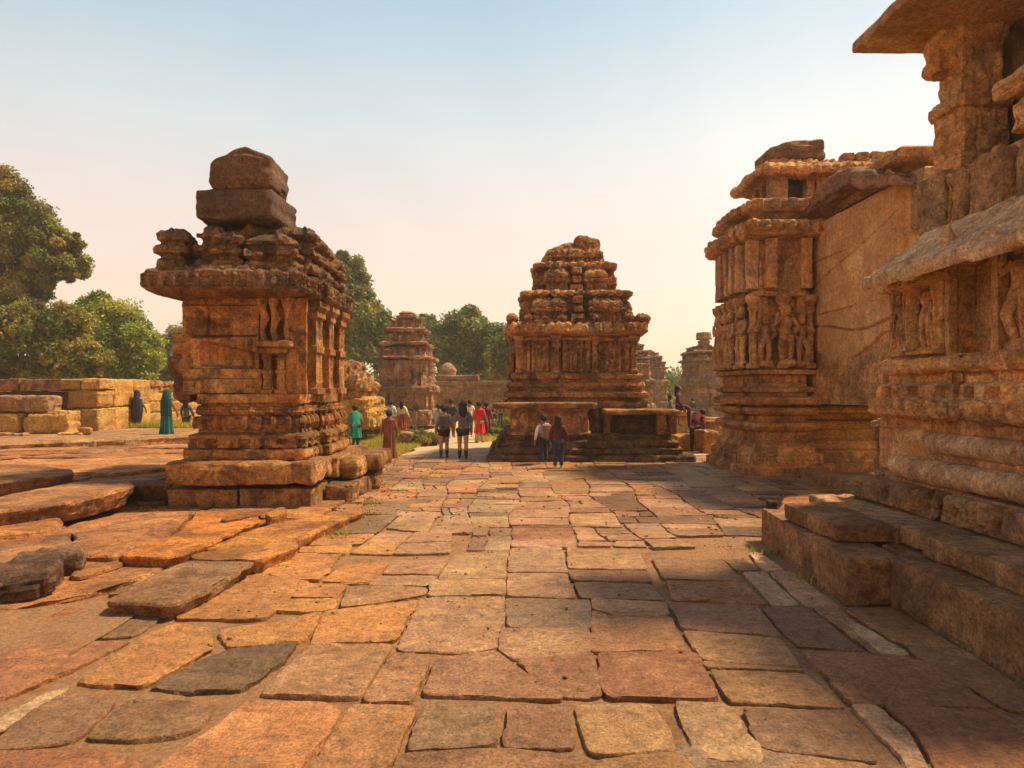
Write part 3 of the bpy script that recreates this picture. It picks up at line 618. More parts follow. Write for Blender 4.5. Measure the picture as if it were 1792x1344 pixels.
# ---------------- loose and raised slabs on the left
def put_slab(px,zt,th,label,col,seed,bev=.03,amp=.012,side=.05,tilt=None,group='big raised slabs of the left terrace',cell=.035,rnd=.08,mat='slabt',wob=.03,dome=0):
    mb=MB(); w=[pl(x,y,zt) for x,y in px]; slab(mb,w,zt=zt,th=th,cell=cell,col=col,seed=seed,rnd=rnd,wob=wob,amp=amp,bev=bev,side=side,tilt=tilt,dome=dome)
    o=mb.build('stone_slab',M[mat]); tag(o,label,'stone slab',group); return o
put_slab([(178,1052),(322,980),(449,982),(404,1010),(310,1058)],.16,.17,'grey topped raised slab with a dark undercut front corner, nearest of the kerb row',(.62,.60,.62),301,side=.08)
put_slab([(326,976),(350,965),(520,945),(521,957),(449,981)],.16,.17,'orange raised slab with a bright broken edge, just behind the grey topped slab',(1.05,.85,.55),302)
put_slab([(352,963),(455,921),(632,889),(640,892),(522,944)],.16,.17,'long ochre raised slab running back to the foot of the left shrine',(1.1,.88,.55),303)
put_slab([(-120,985),(-60,955),(60,925),(120,918),(130,950),(98,968),(0,985)],.22,.2,'flat reddish slab at the left edge in front of the rounded orange slab',(.8,.66,.6),305)
put_slab([(100,968),(130,948),(122,918),(215,898),(345,893),(300,935),(195,972)],.22,.2,'broad pinkish slab left of the shrine foot, beside the glowing orange slab',(.95,.76,.62),306)
put_slab([(199,972),(303,935),(350,892),(448,900),(457,912),(330,965),(290,974)],.22,.2,'glowing orange slab in front of the shrine with a ragged right edge',(1.25,.85,.42),307)  # sunlit glow is put into the strong orange tint
put_slab([(95,1010),(190,978),(292,980),(318,978),(235,1018),(100,1052),(-20,1075),(-10,1050)],.10,.12,'cracked flat slab between the dark rocks and the raised kerb row',(1.05,.85,.68),308,rnd=.12)
put_slab([(125,985),(205,975),(218,985),(150,1008),(120,1008)],.15,.14,'small thin slab leaning beside the dark rocks',(.8,.62,.45),309,cell=.03)
put_slab([(460,897),(498,884),(505,892),(470,908)],.24,.22,'small rounded orange stone wedged below the shrine corner',(1.1,.85,.5),310,cell=.025,rnd=.2,group=None)
put_slab([(376,908),(456,891),(462,897),(395,914)],.25,.1,'thin broken stone sliver beside the small rounded stone below the shrine',(.7,.5,.38),311,cell=.025,group=None)
put_slab([(-80,935),(-60,895),(60,893),(105,900),(117,912),(95,925),(20,934)],.30,.22,'rounded tan slab at the left edge, below the thick dark edged slab',(1.1,.86,.6),312,bev=.08,rnd=.2)
put_slab([(-90,900),(0,868),(133,843),(222,841),(240,848),(205,860),(110,880),(0,894)],.50,.28,'thick slab with a long dark broken edge, in the middle of the left stack',(.9,.76,.64),313,side=.12)
put_slab([(240,849),(222,841),(300,838),(300,849)],.42,.2,'dark thin slab squeezed between the thick slab and the shrine base',(.5,.38,.32),314,side=.1)
put_slab([(-60,852),(0,843),(108,833),(133,828),(126,822),(60,812),(-60,812)],.56,.22,'brown slab with a rounded dark end, topmost at the left edge',(.8,.66,.58),315,side=.08)
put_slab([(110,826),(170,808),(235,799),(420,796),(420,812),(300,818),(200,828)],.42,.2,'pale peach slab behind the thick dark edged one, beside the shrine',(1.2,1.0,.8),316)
put_slab([(232,880),(245,868),(296,862),(300,878)],.12,.12,'low grey slab lying in the shade by the left corner of the shrine base',(.7,.62,.5),317,rnd=.15,group=None)
def terrace_paving():
    mb=MB(); r=random.Random(12); sd=500
    def field(x0,x1,y0,y1,z,w,l0,l1,test):
        nonlocal sd
        x=x0
        while x<x1:
            ww=w*r.uniform(.8,1.2); y=y0+r.uniform(-.4,0)
            while y<y1:
                L=r.uniform(l0,l1); sk=r.uniform(-.12,.12)
                q=[(x+.01,y+.01),(x+ww-.01,y+sk),(x+ww-.012,y+L+sk*.5-.012),(x+.012,y+L-.012)]
                if test(x+ww/2,y+L/2):
                    c=r.choice(((1.05,.85,.62),(.9,.74,.6),(1.15,.92,.66),(.75,.66,.58),(1.0,.7,.48)))
                    slab(mb,q,zt=z+r.uniform(0,.05),th=.16,cell=.06 if y<9 else .1,col=c,seed=sd,rnd=.06,wob=.04,amp=.02,bev=.014,tilt=(r.uniform(-.02,.02),r.uniform(-.02,.02)),side=.03); sd+=1
                y+=L
            x+=ww
    field(-9.5,-2.9,4.6,11.4,.03,.95,.7,1.5,lambda x,y:x<-3.05 and (y>6.3 or x<-6.2))
    field(-15,-5.9,11.4,20,.34,1.3,.9,1.8,lambda x,y:(x<-5.95) and (y<17.2+(-x-15)*-1.0) and y<17.4+max(0,(x+15))*.95)
    field(-12,-2.9,1.2,6.2,.0,1.0,.7,1.4,lambda x,y:x<-.78*y-1.2 or y<2.6)
    tag(mb.build('terrace_paving',M['slabt']),kind='structure')
terrace_paving()
# filler terrace behind the slabs
def filler():
    mb=MB(); xs=np.arange(-16,-3.2,.12); ys=np.arange(5,20,.12); X,Y=np.meshgrid(xs,ys,indexing='ij'); P=np.stack([X,Y,X*0],-1)
    lim=-3.0-.28*(Y-6)*0; 
    P[...,2]=.02+.05*fbm(P*1.3,4,5)+.30*ss(11.5,14,Y)*ss(5.6,6.4,-X)+.09*ss(3.9,4.6,-X)*(1-ss(10.5,11,Y))
    mb.add(P.reshape(-1,3),grid_faces(len(xs),len(ys))); tag(mb.build('terrace_soil',M['dirt']),kind='structure')
filler()
for px,z,sz,lab,sd,rz in (((86,1020),0,(.62,.5,.34),'angular dark rock with a flat grey top, right one of the dark pair',401,.5),((15,1058),0,(.8,.75,.36),'rugged dark rock cut by the left edge, left one of the dark pair',402,.45)):
    q=pl(*px,z); mb=MB(); rbox(mb,(q[0],q[1],sz[2]/2),sz,cell=.03,r=.07,amp=.06,freq=2.2,seed=sd,rz=rz,tilt=(.08,-.06)); tag(mb.build('rock',M['blackbase']),lab,'rock','dark rocks on the left')
# ---------------- left platform, walls and rubble
def left_walls():
    t=thing('stone_platform','long low stone platform of pale slabs behind the left slabs, two robed people upon it','platform',(-14,20,0))
    def cv(e,u,L,z,k): return masonry(u,z+1,2.0,1.9,3,.02,.04,.03)+.02*scroll(u,z,4,1)
    plan=[(-19,17.6),(-15,18.9),(-10.6,23.3),(-10.6,27),(-10.6,31),(-30,31),(-30,17.6)]
    mb=MB(); sweep(mb,plan,[(.05,-.1),(.05,.1),(.02,.12),(.0,.3),(.03,.4),(-.03,.43)],cell=.07,carve=cv,amp=.03,seed=1,edges=(0,1,2,3)); mb.build('platform_body',M['rough'],t)
    mb=MB(); tube(mb,[(-14.6,19.0,.03),(-13.4,20.1,.07),(-12.2,21.2,.1)],[.1,.12,.08],seg=10); mb.v[-1]+=(.03*fbm(mb.v[-1]*4,3,3))[:,None]; mb.build('edge_roll',M['rough'],t)
    # far wall running away from the camera, its face to the sun
    t=thing('block_wall','golden sunlit wall of large blocks with a dark coping, behind the robed people','wall',(-17.5,32,.4))
    def cw(e,u,L,z,k): return masonry(u,z-.4,.5,1.15,7,.035,.07,.05)+.03*scroll(u,z,3,4)
    mb=MB(); sweep(mb,[(-17.9,30.0),(-17.0,30.0),(-17.6,46),(-18.5,46)],[(0,.2),(0,2.12)],cell=.09,carve=cw,amp=.03,seed=2); mb.build('wall_body',M['yellow'],t)
    mb=MB()
    y=29.9; r=random.Random(3); k=0
    while y<45.5:
        L=r.uniform(1.3,2.6); x=-17.3-.6*(y-30)/16; bb(mb,x-.55,x+.42,y,y+L-.04,2.13,2.13+r.uniform(.26,.34),cell=.09,r=.05,amp=.04,seed=60+k); y+=L; k+=1
    mb.build('coping',M['temple'],t)
    # near stub of wall
    t=thing('ruined_wall','ruined stub of wall with a deep dark recess under a lintel, golden blocks at its right end','wall',(-19.5,26.6,.4))
    mb=MB(); rr=random.Random(8)
    for (x0,x1,y0,y1,z0,z1) in ((-17.0,-15.75,26.0,27.2,.4,1.28),(-17.0,-15.8,26.05,27.2,1.3,1.98),(-17.3,-16.5,26.1,27.0,2.0,2.42),(-16.48,-15.72,26.05,27.1,2.0,2.44),(-17.05,-15.8,27.22,28.6,.4,1.3),(-17.05,-15.82,27.22,28.6,1.32,2.42),(-17.05,-15.85,28.62,30,.4,1.4),(-17.05,-15.85,28.62,30,1.42,2.42)):
        bb(mb,x0,x1,y0,y1,z0,z1,cell=.08,r=.07,amp=.035,seed=rr.randint(1,99))
    mb.build('end_pier',M['yellow'],t)
    mb=MB(); bb(mb,-21,-19.0,26.3,27.2,1.95,2.42,cell=.09,r=.05,amp=.03,seed=5); bb(mb,-18.98,-17.32,26.3,27.2,1.95,2.42,cell=.09,r=.05,amp=.03,seed=6); bb(mb,-23,-21.02,26.3,27.2,1.95,2.42,cell=.09,r=.05,amp=.03,seed=7); mb.build('lintel',M['temple'],t)
    mb=MB(); bb(mb,-23,-17.1,27.1,27.8,.4,1.94,cell=.12,r=.04,amp=.03,seed=9); mb.build('back_wall',M['blackbase'],t)  # dark stone paints the shade of the recess under the lintel
    R=[((44,735),(1.9,.9,.62),.9,'long weathered block lying across two others under the wall lintel'),((22,768),(.95,.8,.75),.4,'squared block at the left edge below the long block'),((60,765),(.45,.7,.68),.4,'narrow upright block wedged between two squared ones'),((82,765),(.85,.8,.74),.4,'squared sandy block with a rounded top, right one under the long block'),((112,765),(.8,.7,.85),.4,'tall golden block leaning on the wall pier'),((150,772),(.45,.3,.3),.4,'small dark fallen stone at the foot of the golden pier'),((128,774),(.9,.4,.12),.4,'flat fallen stone lying in front of the golden pier')]
    for i,(p,s,z,l) in enumerate(R):
        Y=(CAMZ-.4)*F/(775-HZ); Y=24.6 if i<5 else 23.6; x=(p[0]-CX)*Y/F; mb=MB(); zz=z+s[2]/2 if i else .4+.76+s[2]/2
        rbox(mb,(x,Y+(.2 if i==0 else 0),zz),s,cell=.06,r=.09,amp=.05,seed=90+i,rz=.1*math.sin(i*3)); tag(mb.build('stone_block',M['rough' if i in(0,5) else 'yellow']),l,'stone block','fallen blocks by the left wall')
    mb=MB(); bb(mb,-20,-16.4,22.9,23.3,.4,.56,cell=.07,r=.06,amp=.03,seed=99); tag(mb.build('kerb_stone',M['rough']),'long low kerb stone in front of the fallen blocks on the platform','kerb stone')
left_walls()
# ---------------- central temple
def kuta(mb,x,y,z,w,h,seed,d=None):
    d=d or w
    sweep(mb,rect(x-w/2,x+w/2,y-d/2,y+d/2),[(0,z),(0,z+.08*h),(-.06*w,z+.1*h),(-.06*w,z+.4*h),(.05*w,z+.43*h),(.08*w,z+.5*h),(-.04*w,z+.54*h),(.0,z+.60*h),(-.0*w,z+.72*h),(-.10*w,z+.86*h),(-.26*w,z+.97*h),(-.42*w,z+1.0*h)],cell=.032,
          carve=lambda e,u,L,zz,k:.03*scroll(u,zz,9,seed)-.10*pil(u,L/2,L*.26,.02)*pil(zz,z+.25*h,.28*h,.02)-.06*(pil(u,L*.18,L*.08,.015)+pil(u,L*.82,L*.08,.015))*pil(zz,z+.25*h,.28*h,.02)+.05*caps(u,zz,[(L/2,z+.68*h,L/2,z+.7*h,min(L*.25,h*.22))])*4,amp=.013,freq=3.5,seed=seed)
def central():
    t=thing('stepped_temple','small pyramidal sandstone temple on dark steps in the centre, tiered carved spire','temple',(1.95,21,0))
    m=M['templec']; bm=M['blackbase']
    B=[(-.62,4.98,18.72,24.2,-.02,.20),(-.44,4.68,18.86,24.1,.205,.40),(-.36,4.60,18.98,24,.405,.585),(-.2,4.4,19.12,23.9,.59,.76)]
    for i,(x0,x1,y0,y1,z0,z1) in enumerate(B):
        mb=MB()
        sweep(mb,rect(x0,x1,y0,y1),[(0,z0),(.03,z0+.03),(.04,z1-.05),(.0,z1-.01),(-.3,z1)],cell=.06,carve=lambda e,u,L,z,k:masonry(u,z+5,9,1.1,3+i,.02,.05,.03)+.02*scroll(u,z,6,i),amp=.025,seed=i,cap=True)
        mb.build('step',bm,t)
    mb=MB(); bb(mb,2.08,2.62,18.74,19.0,.39,.60,cell=.05,r=.03,amp=.02,seed=3); mb.build('step_block',bm,t)
    # left bench
    mb=MB(); bb(mb,-.55,2.36,18.85,20.0,1.47,1.64,cell=.06,r=.05,amp=.018,seed=11); mb.build('bench_slab',m,t)
    mb=MB()
    sweep(mb,rect(.0,2.12,19.05,20.2),[(.05,.74),(.05,.80),(0,.83),(0,1.40),(.05,1.42),(.05,1.5)],cell=.05,carve=lambda e,u,L,z,k:.03*scroll(u,z,3,5)-.05*pil(u,L/2,L*.8,.03)*pil(z,1.1,.5,.03)+.05*pil(u,.42,.08,.02)+.05*caps(u,z,[(.16,.85,.16,1.15,.12)])*6*.1+.05*human(u,z,1.3,.86,.5,3),amp=.02,seed=12,edges=(0,1,3)); mb.build('bench_wall',m,t)
    # right bench with a dark hollow
    mb=MB(); bb(mb,2.55,4.68,18.8,20.2,1.30,1.46,cell=.06,r=.06,amp=.02,seed=13); mb.build('bench_slab',m,t)
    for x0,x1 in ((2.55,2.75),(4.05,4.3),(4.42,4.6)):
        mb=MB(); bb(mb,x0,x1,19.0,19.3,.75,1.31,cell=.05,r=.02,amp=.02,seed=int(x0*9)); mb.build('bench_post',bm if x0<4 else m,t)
    mb=MB(); bb(mb,2.3,4.6,20.0,20.3,.75,1.31,cell=.1,r=.02,amp=.02,seed=15); bb(mb,2.15,2.5,19.6,20.2,.75,1.6,cell=.1,r=.02,amp=.02,seed=16); mb.build('bench_back',bm,t)  # dark stone paints the shade inside the bench hollow
    # moulded plinth
    def cp(e,u,L,z,k): return masonry(u,z+5,9,.7,4,.012,.03,.01)+.018*scroll(u,z,7,3)
    def pm(o,z0): return [(o+.24,z0),(o+.27,z0+.06),(o+.27,z0+.20),(o+.20,z0+.22),(o+.14,z0+.25),(o+.15,z0+.30),(o+.30,z0+.34),(o+.30,z0+.44),(o+.16,z0+.50),(o+.10,z0+.53),(o+.14,z0+.58),(o+.22,z0+.66),(o+.18,z0+.74),(o+.06,z0+.77),(o+.06,z0+.84),(o+.14,z0+.88),(o+.17,z0+.96),(o+.08,z0+1.02),(o,z0+1.03)]
    pm_=pm(0,1.46)
    body=bayrect(.16,3.66,20.1,23.4,.1,(.36,.62),'SEW')
    mb=MB(); sweep(mb,body,pm_,cell=.03,carve=cp,amp=.010,seed=5); mb.build('plinth',m,t)
    # walls
    def cw(e,u,L,z,k):
        d=0*u+.012*scroll(u,z,8,9)
        z=z+0*u; zz=pil(z,2.98,.86,.03)
        if e==0: d=d-.10*zz+zz*(.16*pil(u,.10,.12)+.13*pil(u,.30,.08)+.13*pil(u,.44,.08)+.13*pil(u,.86,.09)+.15*pil(u,1.04,.10)+.15*pil(u,1.2,.08))+.15*human(u,z,.66,2.55,.62,5,1.6)*8*.8+.16*pil(z,3.26,.10,.02)*pil(u,.35,.62)+.14*pil(z,3.3,.12,.02)*pil(u,1.08,.4)+.05*np.clip(scroll(u,z,11,3),-.5,1)*pil(z,3.34,.14,.02)
        elif e==2: d=d-.10*zz+zz*(.15*pil(u,.10,.12)+.15*pil(u,.82,.12)+.11*pil(u,.30,.05)+.11*pil(u,.62,.05))+human(u,z,.46,2.6,.5,8,1.7)*1.6+.17*pil(z,3.26,.12,.02)*pil(u,.46,.66)+.10*pil(z,2.56,.08,.02)
        elif e==4: d=d-.12*pil(u,.42,.66,.03)*zz+.05*np.clip(scroll(u,z,6,3),-.6,1)*pil(u,.42,.5)*zz+.12*zz*(pil(u,.86,.08)+pil(u,1.06,.12)+pil(u,1.25,.08))-.06*zz+.12*pil(z,3.3,.12,.02)*pil(u,1.1,.4)
        else: d=d+.05*beads(u,.5,.4)
        return d
    mb=MB(); sweep(mb,body,[(-.02,2.48),(-.02,3.42),(.04,3.45),(.05,3.52),(-.02,3.55),(-.02,3.6)],cell=.023,carve=cw,amp=.008,seed=6); mb.build('wall',m,t)
    for x,sd in ((.2,1),(3.58,2),(1.3,3),(2.42,4)):
        mb=MB(); y=20.06 if x in(.2,3.58) else 20.0
        lathe(mb,(x,y,2.5),[(.12,0),(.12,.08),(.08,.12),(.08,.5),(.12,.54),(.08,.6),(.07,.78),(.12,.86),(.09,.9),(.16,1.0),(.17,1.08)],seg=20,sq=.8,amp=.012,seed=sd); mb.build('pilaster',m,t)
    mb=MB(); bb(mb,-.15,.06,21.0,21.4,2.45,3.15,cell=.05,r=.03,amp=.015,seed=3); mb.build('side_pier',m,t)
    # main cornice
    def cc(e,u,L,z,k): return pil(z,3.80,.18,.01)*(.07*beads(u,.36,.8)-.05+.03*scroll(u,z,8,3))+.06*beads(u,.2,.55)*pil(z,3.93,.08,.02)
    mb=MB(); sweep(mb,body,[(-.05,3.55),(.06,3.58),(.16,3.6),(.27,3.66),(.30,3.70),(.28,3.74),(.25,3.88),(.1,3.93),(.04,3.96),(-.3,3.99)],cell=.03,carve=cc,amp=.012,seed=7); mb.build('cornice',M['hall'],t)  # paler stone than the walls puts a highlight into the cornice colour
    cx,cy=1.93,21.75
    rk=random.Random(6)
    for i in range(9):
        x=.0+i*.49; mb=MB(); kuta(mb,x,19.95 if 2<i<6 else 20.03,3.95,.22,.2+.08*rk.random(),90+i,.22); mb.build('cornice_knob',m,t)
    for s_ in (-1,1):
        for q in range(3): mb=MB(); kuta(mb,cx+s_*1.92,20.4+q*.8,3.95,.26,.3,60+q,.3); mb.build('cornice_knob',m,t)
    tiers=[(1.42,3.97,.82,1.56),(1.0,4.92,.78,1.16)]
    for i,(hw,z0,h,cw_) in enumerate(tiers):
        mb=MB(); sweep(mb,rect(cx-hw,cx+hw,cy-hw,cy+hw),[(0,z0-.05),(-.05,z0+h)],cell=.05,carve=lambda e,u,L,z,k:.03*scroll(u,z,6,i)+.10*beads(u,.3,.4)-.1,amp=.03,seed=20+i); tier=mb.build('spire_tier',m,t)
        mb=MB(); sweep(mb,bayrect(cx-cw_,cx+cw_,cy-cw_,cy+cw_,.06,(.4,.6),'SEW'),[(-.25,z0+h-.02),(-.05,z0+h),(.05,z0+h+.02),(.06,z0+h+.09),(-.02,z0+h+.12),(-.2,z0+h+.14)],cell=.045,carve=lambda e,u,L,z,k:.07*beads(u,.26,.7)-.03+.03*scroll(u,z,8,4),amp=.012,seed=30+i); mb.build('tier_cornice',M['hall'],t)  # highlight on the tier edges is put in by the paler stone
        f=cy-hw-.14; kw=hw*.66
        mb=MB(); kuta(mb,cx-hw*.58,f,z0,kw,h*.98,41+i,.4); mb.build('miniature_shrine',m,t).parent=tier
        mb=MB(); kuta(mb,cx+hw*.58,f,z0,kw,h*.98,51+i,.4); mb.build('miniature_shrine',m,t).parent=tier
        if i<2:
            mb=MB(); 
            for kk in range(3): bb(mb,cx-.2+.02*kk+.03*(kk%2),cx+.2-.02*kk-.03*(kk%2),f-.28,f+.2,z0+kk*h/3+.01,z0+(kk+1)*h/3-.03,cell=.04,r=.05,amp=.02,seed=60+3*i+kk)
            mb.build('central_stack',m,t).parent=tier
        for s in (-1,1):
            for q in (0,1,2):
                mb=MB(); kuta(mb,cx+s*(hw+.08),cy-hw*.8+q*hw*.8,z0,.3,h*.82,70+i*4+q+s,.34); mb.build('side_finial',m,t).parent=tier
    mb=MB(); zt=6.1
    sweep(mb,rect(cx-.86,cx+.8,cy-.8,cy+.8),[(0,5.80),(.05,5.95),(-.02,6.15),(-.16,6.32),(-.34,6.46),(-.6,6.56)],cell=.045,carve=lambda e,u,L,z,k:.07*scroll(u,z,4,3),amp=.05,freq=2.5,seed=77)
    rbox(mb,(cx+.38,cy-.25,6.45),(.85,.9,.62),cell=.04,r=.2,amp=.06,seed=78,rz=.15,tilt=(0,.15)); rbox(mb,(cx-.35,cy-.3,6.36),(.5,.5,.3),cell=.04,r=.08,amp=.05,seed=79,tilt=(0,-.25))
    mb.build('spire_crown',m,t)
    for q,(dx,sd) in enumerate(((-.55,3),(.02,4),(.55,5))): 
        mb=MB(); kuta(mb,cx+dx,cy-.92,5.83,.48,.46,80+sd,.3); mb.build('miniature_shrine',m,t)
central()
# ---------------- distant shrines
def farshrine(x0,x1,Y,depth,z0,zc,zt,label,sd,ntier=3,shrink=.14,cap=True,flat=False,zp=None,rz=0,mat='far',name='distant_shrine'):
    t=thing(name,label,'shrine',((x0+x1)/2,Y,0)); m=M[mat]; zp=zp or z0+(zc-z0)*.42; w=x1-x0; c=max(.07,w/60)
    def cp(e,u,L,z,k): return .05*scroll(u,z,3,sd)+masonry(u,z,.5,1.1,sd,.04,.05,.03)
    h=zp-z0
    mb=MB(); sweep(mb,bayrect(x0,x1,Y,Y+depth,.15,(.3,.7),'SE'),[(.3,z0-.3),(.35,z0+.12*h),(.3,z0+.25*h),(.12,z0+.3*h),(.12,z0+.75*h),(.3,z0+.82*h),(.3,z0+.93*h),(.05,z0+h),(0,z0+h)],cell=c,carve=cp,amp=.05,freq=1.2,seed=sd); mb.build('plinth',m,t)
    def cw(e,u,L,z,k): return .12*beads(u,w/5.2,.55)+.03*scroll(u,z,4,sd+2)+.05*beads(u,w/15,.5)
    mb=MB(); sweep(mb,bayrect(x0+.05,x1-.05,Y+.05,Y+depth,.15,(.3,.7),'SE'),[(0,zp),(0,zc)],cell=c,carve=cw,amp=.04,freq=1.5,seed=sd+1); mb.build('wall',m,t)
    if flat: return t
    z=zc; hw=w/2; cx=(x0+x1)/2; cy=Y+depth/2; hd=depth/2; H=(zt-zc)/(ntier+.35)
    for i in range(ntier):
        k=1-i*shrink
        mb=MB(); sweep(mb,rect(cx-hw*k,cx+hw*k,cy-hd*k,cy+hd*k),[(-.1,z),(.25,z+.08*H),(.3,z+.2*H),(.05,z+.28*H),(-.1,z+.34*H),(-.12,z+.85*H),(.02,z+H)],cell=c,carve=lambda e,u,L,zz,kk:.14*beads(u,w/4.6,.6)*(kk>3)+.06*scroll(u,zz,2.4,sd+i),amp=.09,freq=1.1,seed=sd+5+i); mb.build('spire_tier',m,t); z+=H
    if cap:
        k=1-ntier*shrink-.12
        mb=MB(); sweep(mb,rect(cx-hw*k,cx+hw*k,cy-hd*k,cy+hd*k),[(.0,z-.1),(.12,z+.1*H),(.1,z+.3*H),(-.1,z+.36*H),(.0,z+.45*H),(-.12,z+.55*H),(-.3,z+.6*H)],cell=c,amp=.09,freq=1.2,seed=sd+9); mb.build('spire_cap',m,t)
    return t
Y=34.; s=Y/F
farshrine((667-CX)*s,(742-CX)*s,Y,3.2,.5,2+(682-630)*s,2+(682-546)*s,'distant tiered shrine with a flat drum cap, left of the walkers on the path',100,3,.17,zp=2+(682-674)*s)
Y=25.; s=Y/F
t=thing('ruined_shrine','low ruined shrine stump of stacked mouldings just right of the left shrine','shrine',((585-CX)*s,Y,0))
for i,(xr,z0,z1) in enumerate(((648,.6,1.25),(640,1.27,1.7),(625,1.72,2.0),(633,2.02,2.28),(622,2.3,2.65),(607,2.67,3.05))):
    mb=MB(); x1=(xr-CX)*s; sweep(mb,rect(-8.5,x1,Y,Y+3),[(0,z0-.05),(.05,z0+.05),(.05,z1-.08),(-.08,z1)],cell=.07,carve=lambda e,u,L,z,k:.05*scroll(u,z,4,i)+masonry(u,z,9,.6,i,.03,.06,.05),amp=.05,seed=110+i); mb.build('moulding_course',M['yellow' if i<2 else 'temple'],t)
Y=46.; s=Y/F
t=thing('ruined_enclosure','long low grey brown ruined wall beyond the walkers, round stump on its corner','wall',((820-CX)*s,Y,0))
mb=MB(); sweep(mb,rect((757-CX)*s,(960-CX)*s,Y,Y+4),[(.2,-.2),(.2,.7),(0,.75),(0,2.3),(.15,2.35),(.15,2.6)],cell=.12,carve=lambda e,u,L,z,k:.1*beads(u,.5,.5)*pil(z,1.6,1,.1)+.06*scroll(u,z,2,3),amp=.06,freq=1,seed=120,edges=(0,1,3)); mb.build('wall_body',M['far'],t)
mb=MB(); bb(mb,(762-CX)*s,(838-CX)*s,Y-.1,Y+2,2.6,2.98,cell=.14,r=.1,amp=.06,freq=1,seed=121); mb.build('coping',M['far'],t)
mb=MB(); lathe(mb,((781-CX)*s,Y+1,2.98),[(.65,0),(.62,.35),(.5,.6),(.2,.85),(.01,.95)],seg=24,amp=.08,freq=1.6,seed=3,sq=.4,cell=.12); mb.build('corner_stump',M['far'],t)
Y=52.; s=Y/F
farshrine((1060-CX)*s,(1138-CX)*s,Y,5,.2,2+(682-640)*s,2+(682-578)*s,'hazy stepped tower directly behind the central temple, tallest of the pair',130,5,.13,zp=2+(682-662)*s)
Y=62.; s=Y/F
farshrine((1128-CX)*s,(1164-CX)*s,Y,5,.2,2+(682-645)*s,2+(682-612)*s,'slim hazy turret at the right of the stepped tower behind the central temple',140,3,.2,zp=2+(682-664)*s)
Y=44.; s=Y/F
farshrine((1222-CX)*s,(1300-CX)*s,Y,4,.2,2+(682-632)*s,2+(682-598)*s,'hazy ruined tower with a knob on top, beside the carved hall on the right',150,2,.1,cap=False,zp=2+(682-660)*s)
mb=MB(); lathe(mb,((1241-CX)*s,Y+1.2,2+(682-600)*s),[(.35,-.1),(.38,.2),(.22,.25),(.5,.3),(.45,.75),(.1,.8)],seg=16,amp=.05,freq=2,seed=4,sq=.4,cell=.1)
tag(mb.build('stone_finial',M['far']),'dark knob shaped stone standing on the hazy tower beside the carved hall','finial')
# low stone benches and rubble at mid right
def rub():
    L=[((1060,1200),740,.35,.5,'long low pale ledge behind the bench of the central temple'),]
    Y=27; s=Y/F
    mb=MB(); bb(mb,(1125-CX)*s,(1235-CX)*s,27,28,.0,.95,cell=.1,r=.05,amp=.04,seed=1); bb(mb,(1120-CX)*s,(1215-CX)*s,26.8,28.2,.95,1.15,cell=.1,r=.04,amp=.03,seed=2); tag(mb.build('stone_bench',M['yellow']),'pale stone ledge behind the right bench of the central temple','bench')
    for i,(px,Y,sx,sz,l) in enumerate(((1196,22.5,.7,.55,'tan block at the right rear corner of the central temple steps'),(1236,21.6,.55,.75,'upright rough stone between the bending person and the hall'),(1250,22.5,.7,1.0,'dark squared block beside the corner of the carved hall'),(1238,26,1.6,.45,'yellowish low block behind the bending person'),(1250,30,2.4,.8,'long golden block behind the bending person, farthest of the row'),(1090+100,31,1.0,1.1,'small tan block beside the ledge behind the central temple'))):
        mb=MB(); rbox(mb,((px-CX)*Y/F,Y,sz/2),(sx,.7,sz),cell=.06,r=.08,amp=.05,seed=160+i,rz=.2*math.sin(i)); tag(mb.build('stone_block',M['rough' if i in(1,2) else 'yellow']),l,'stone block','blocks between the central temple and the hall')
    for i,(px,Y,sx,sz,l) in enumerate(((735,27,1.9,.3,'long flat pale slab lying in the grass beside the path'),(655,29,1.2,.95,'rough grey block in the grass behind the brown robed person'),(712,24.5,.5,.5,'small yellow stone beside the brown robed person'),(640,21.6,.9,.12,'flat red stone under the green wrapped person'))):
        mb=MB(); rbox(mb,((px-CX)*Y/F,Y,sz/2),(sx,.8,sz),cell=.06,r=.06,amp=.05,seed=180+i,rz=.2*math.sin(i)); tag(mb.build('stone_block',M['rough']),l,'stone block')
rub()
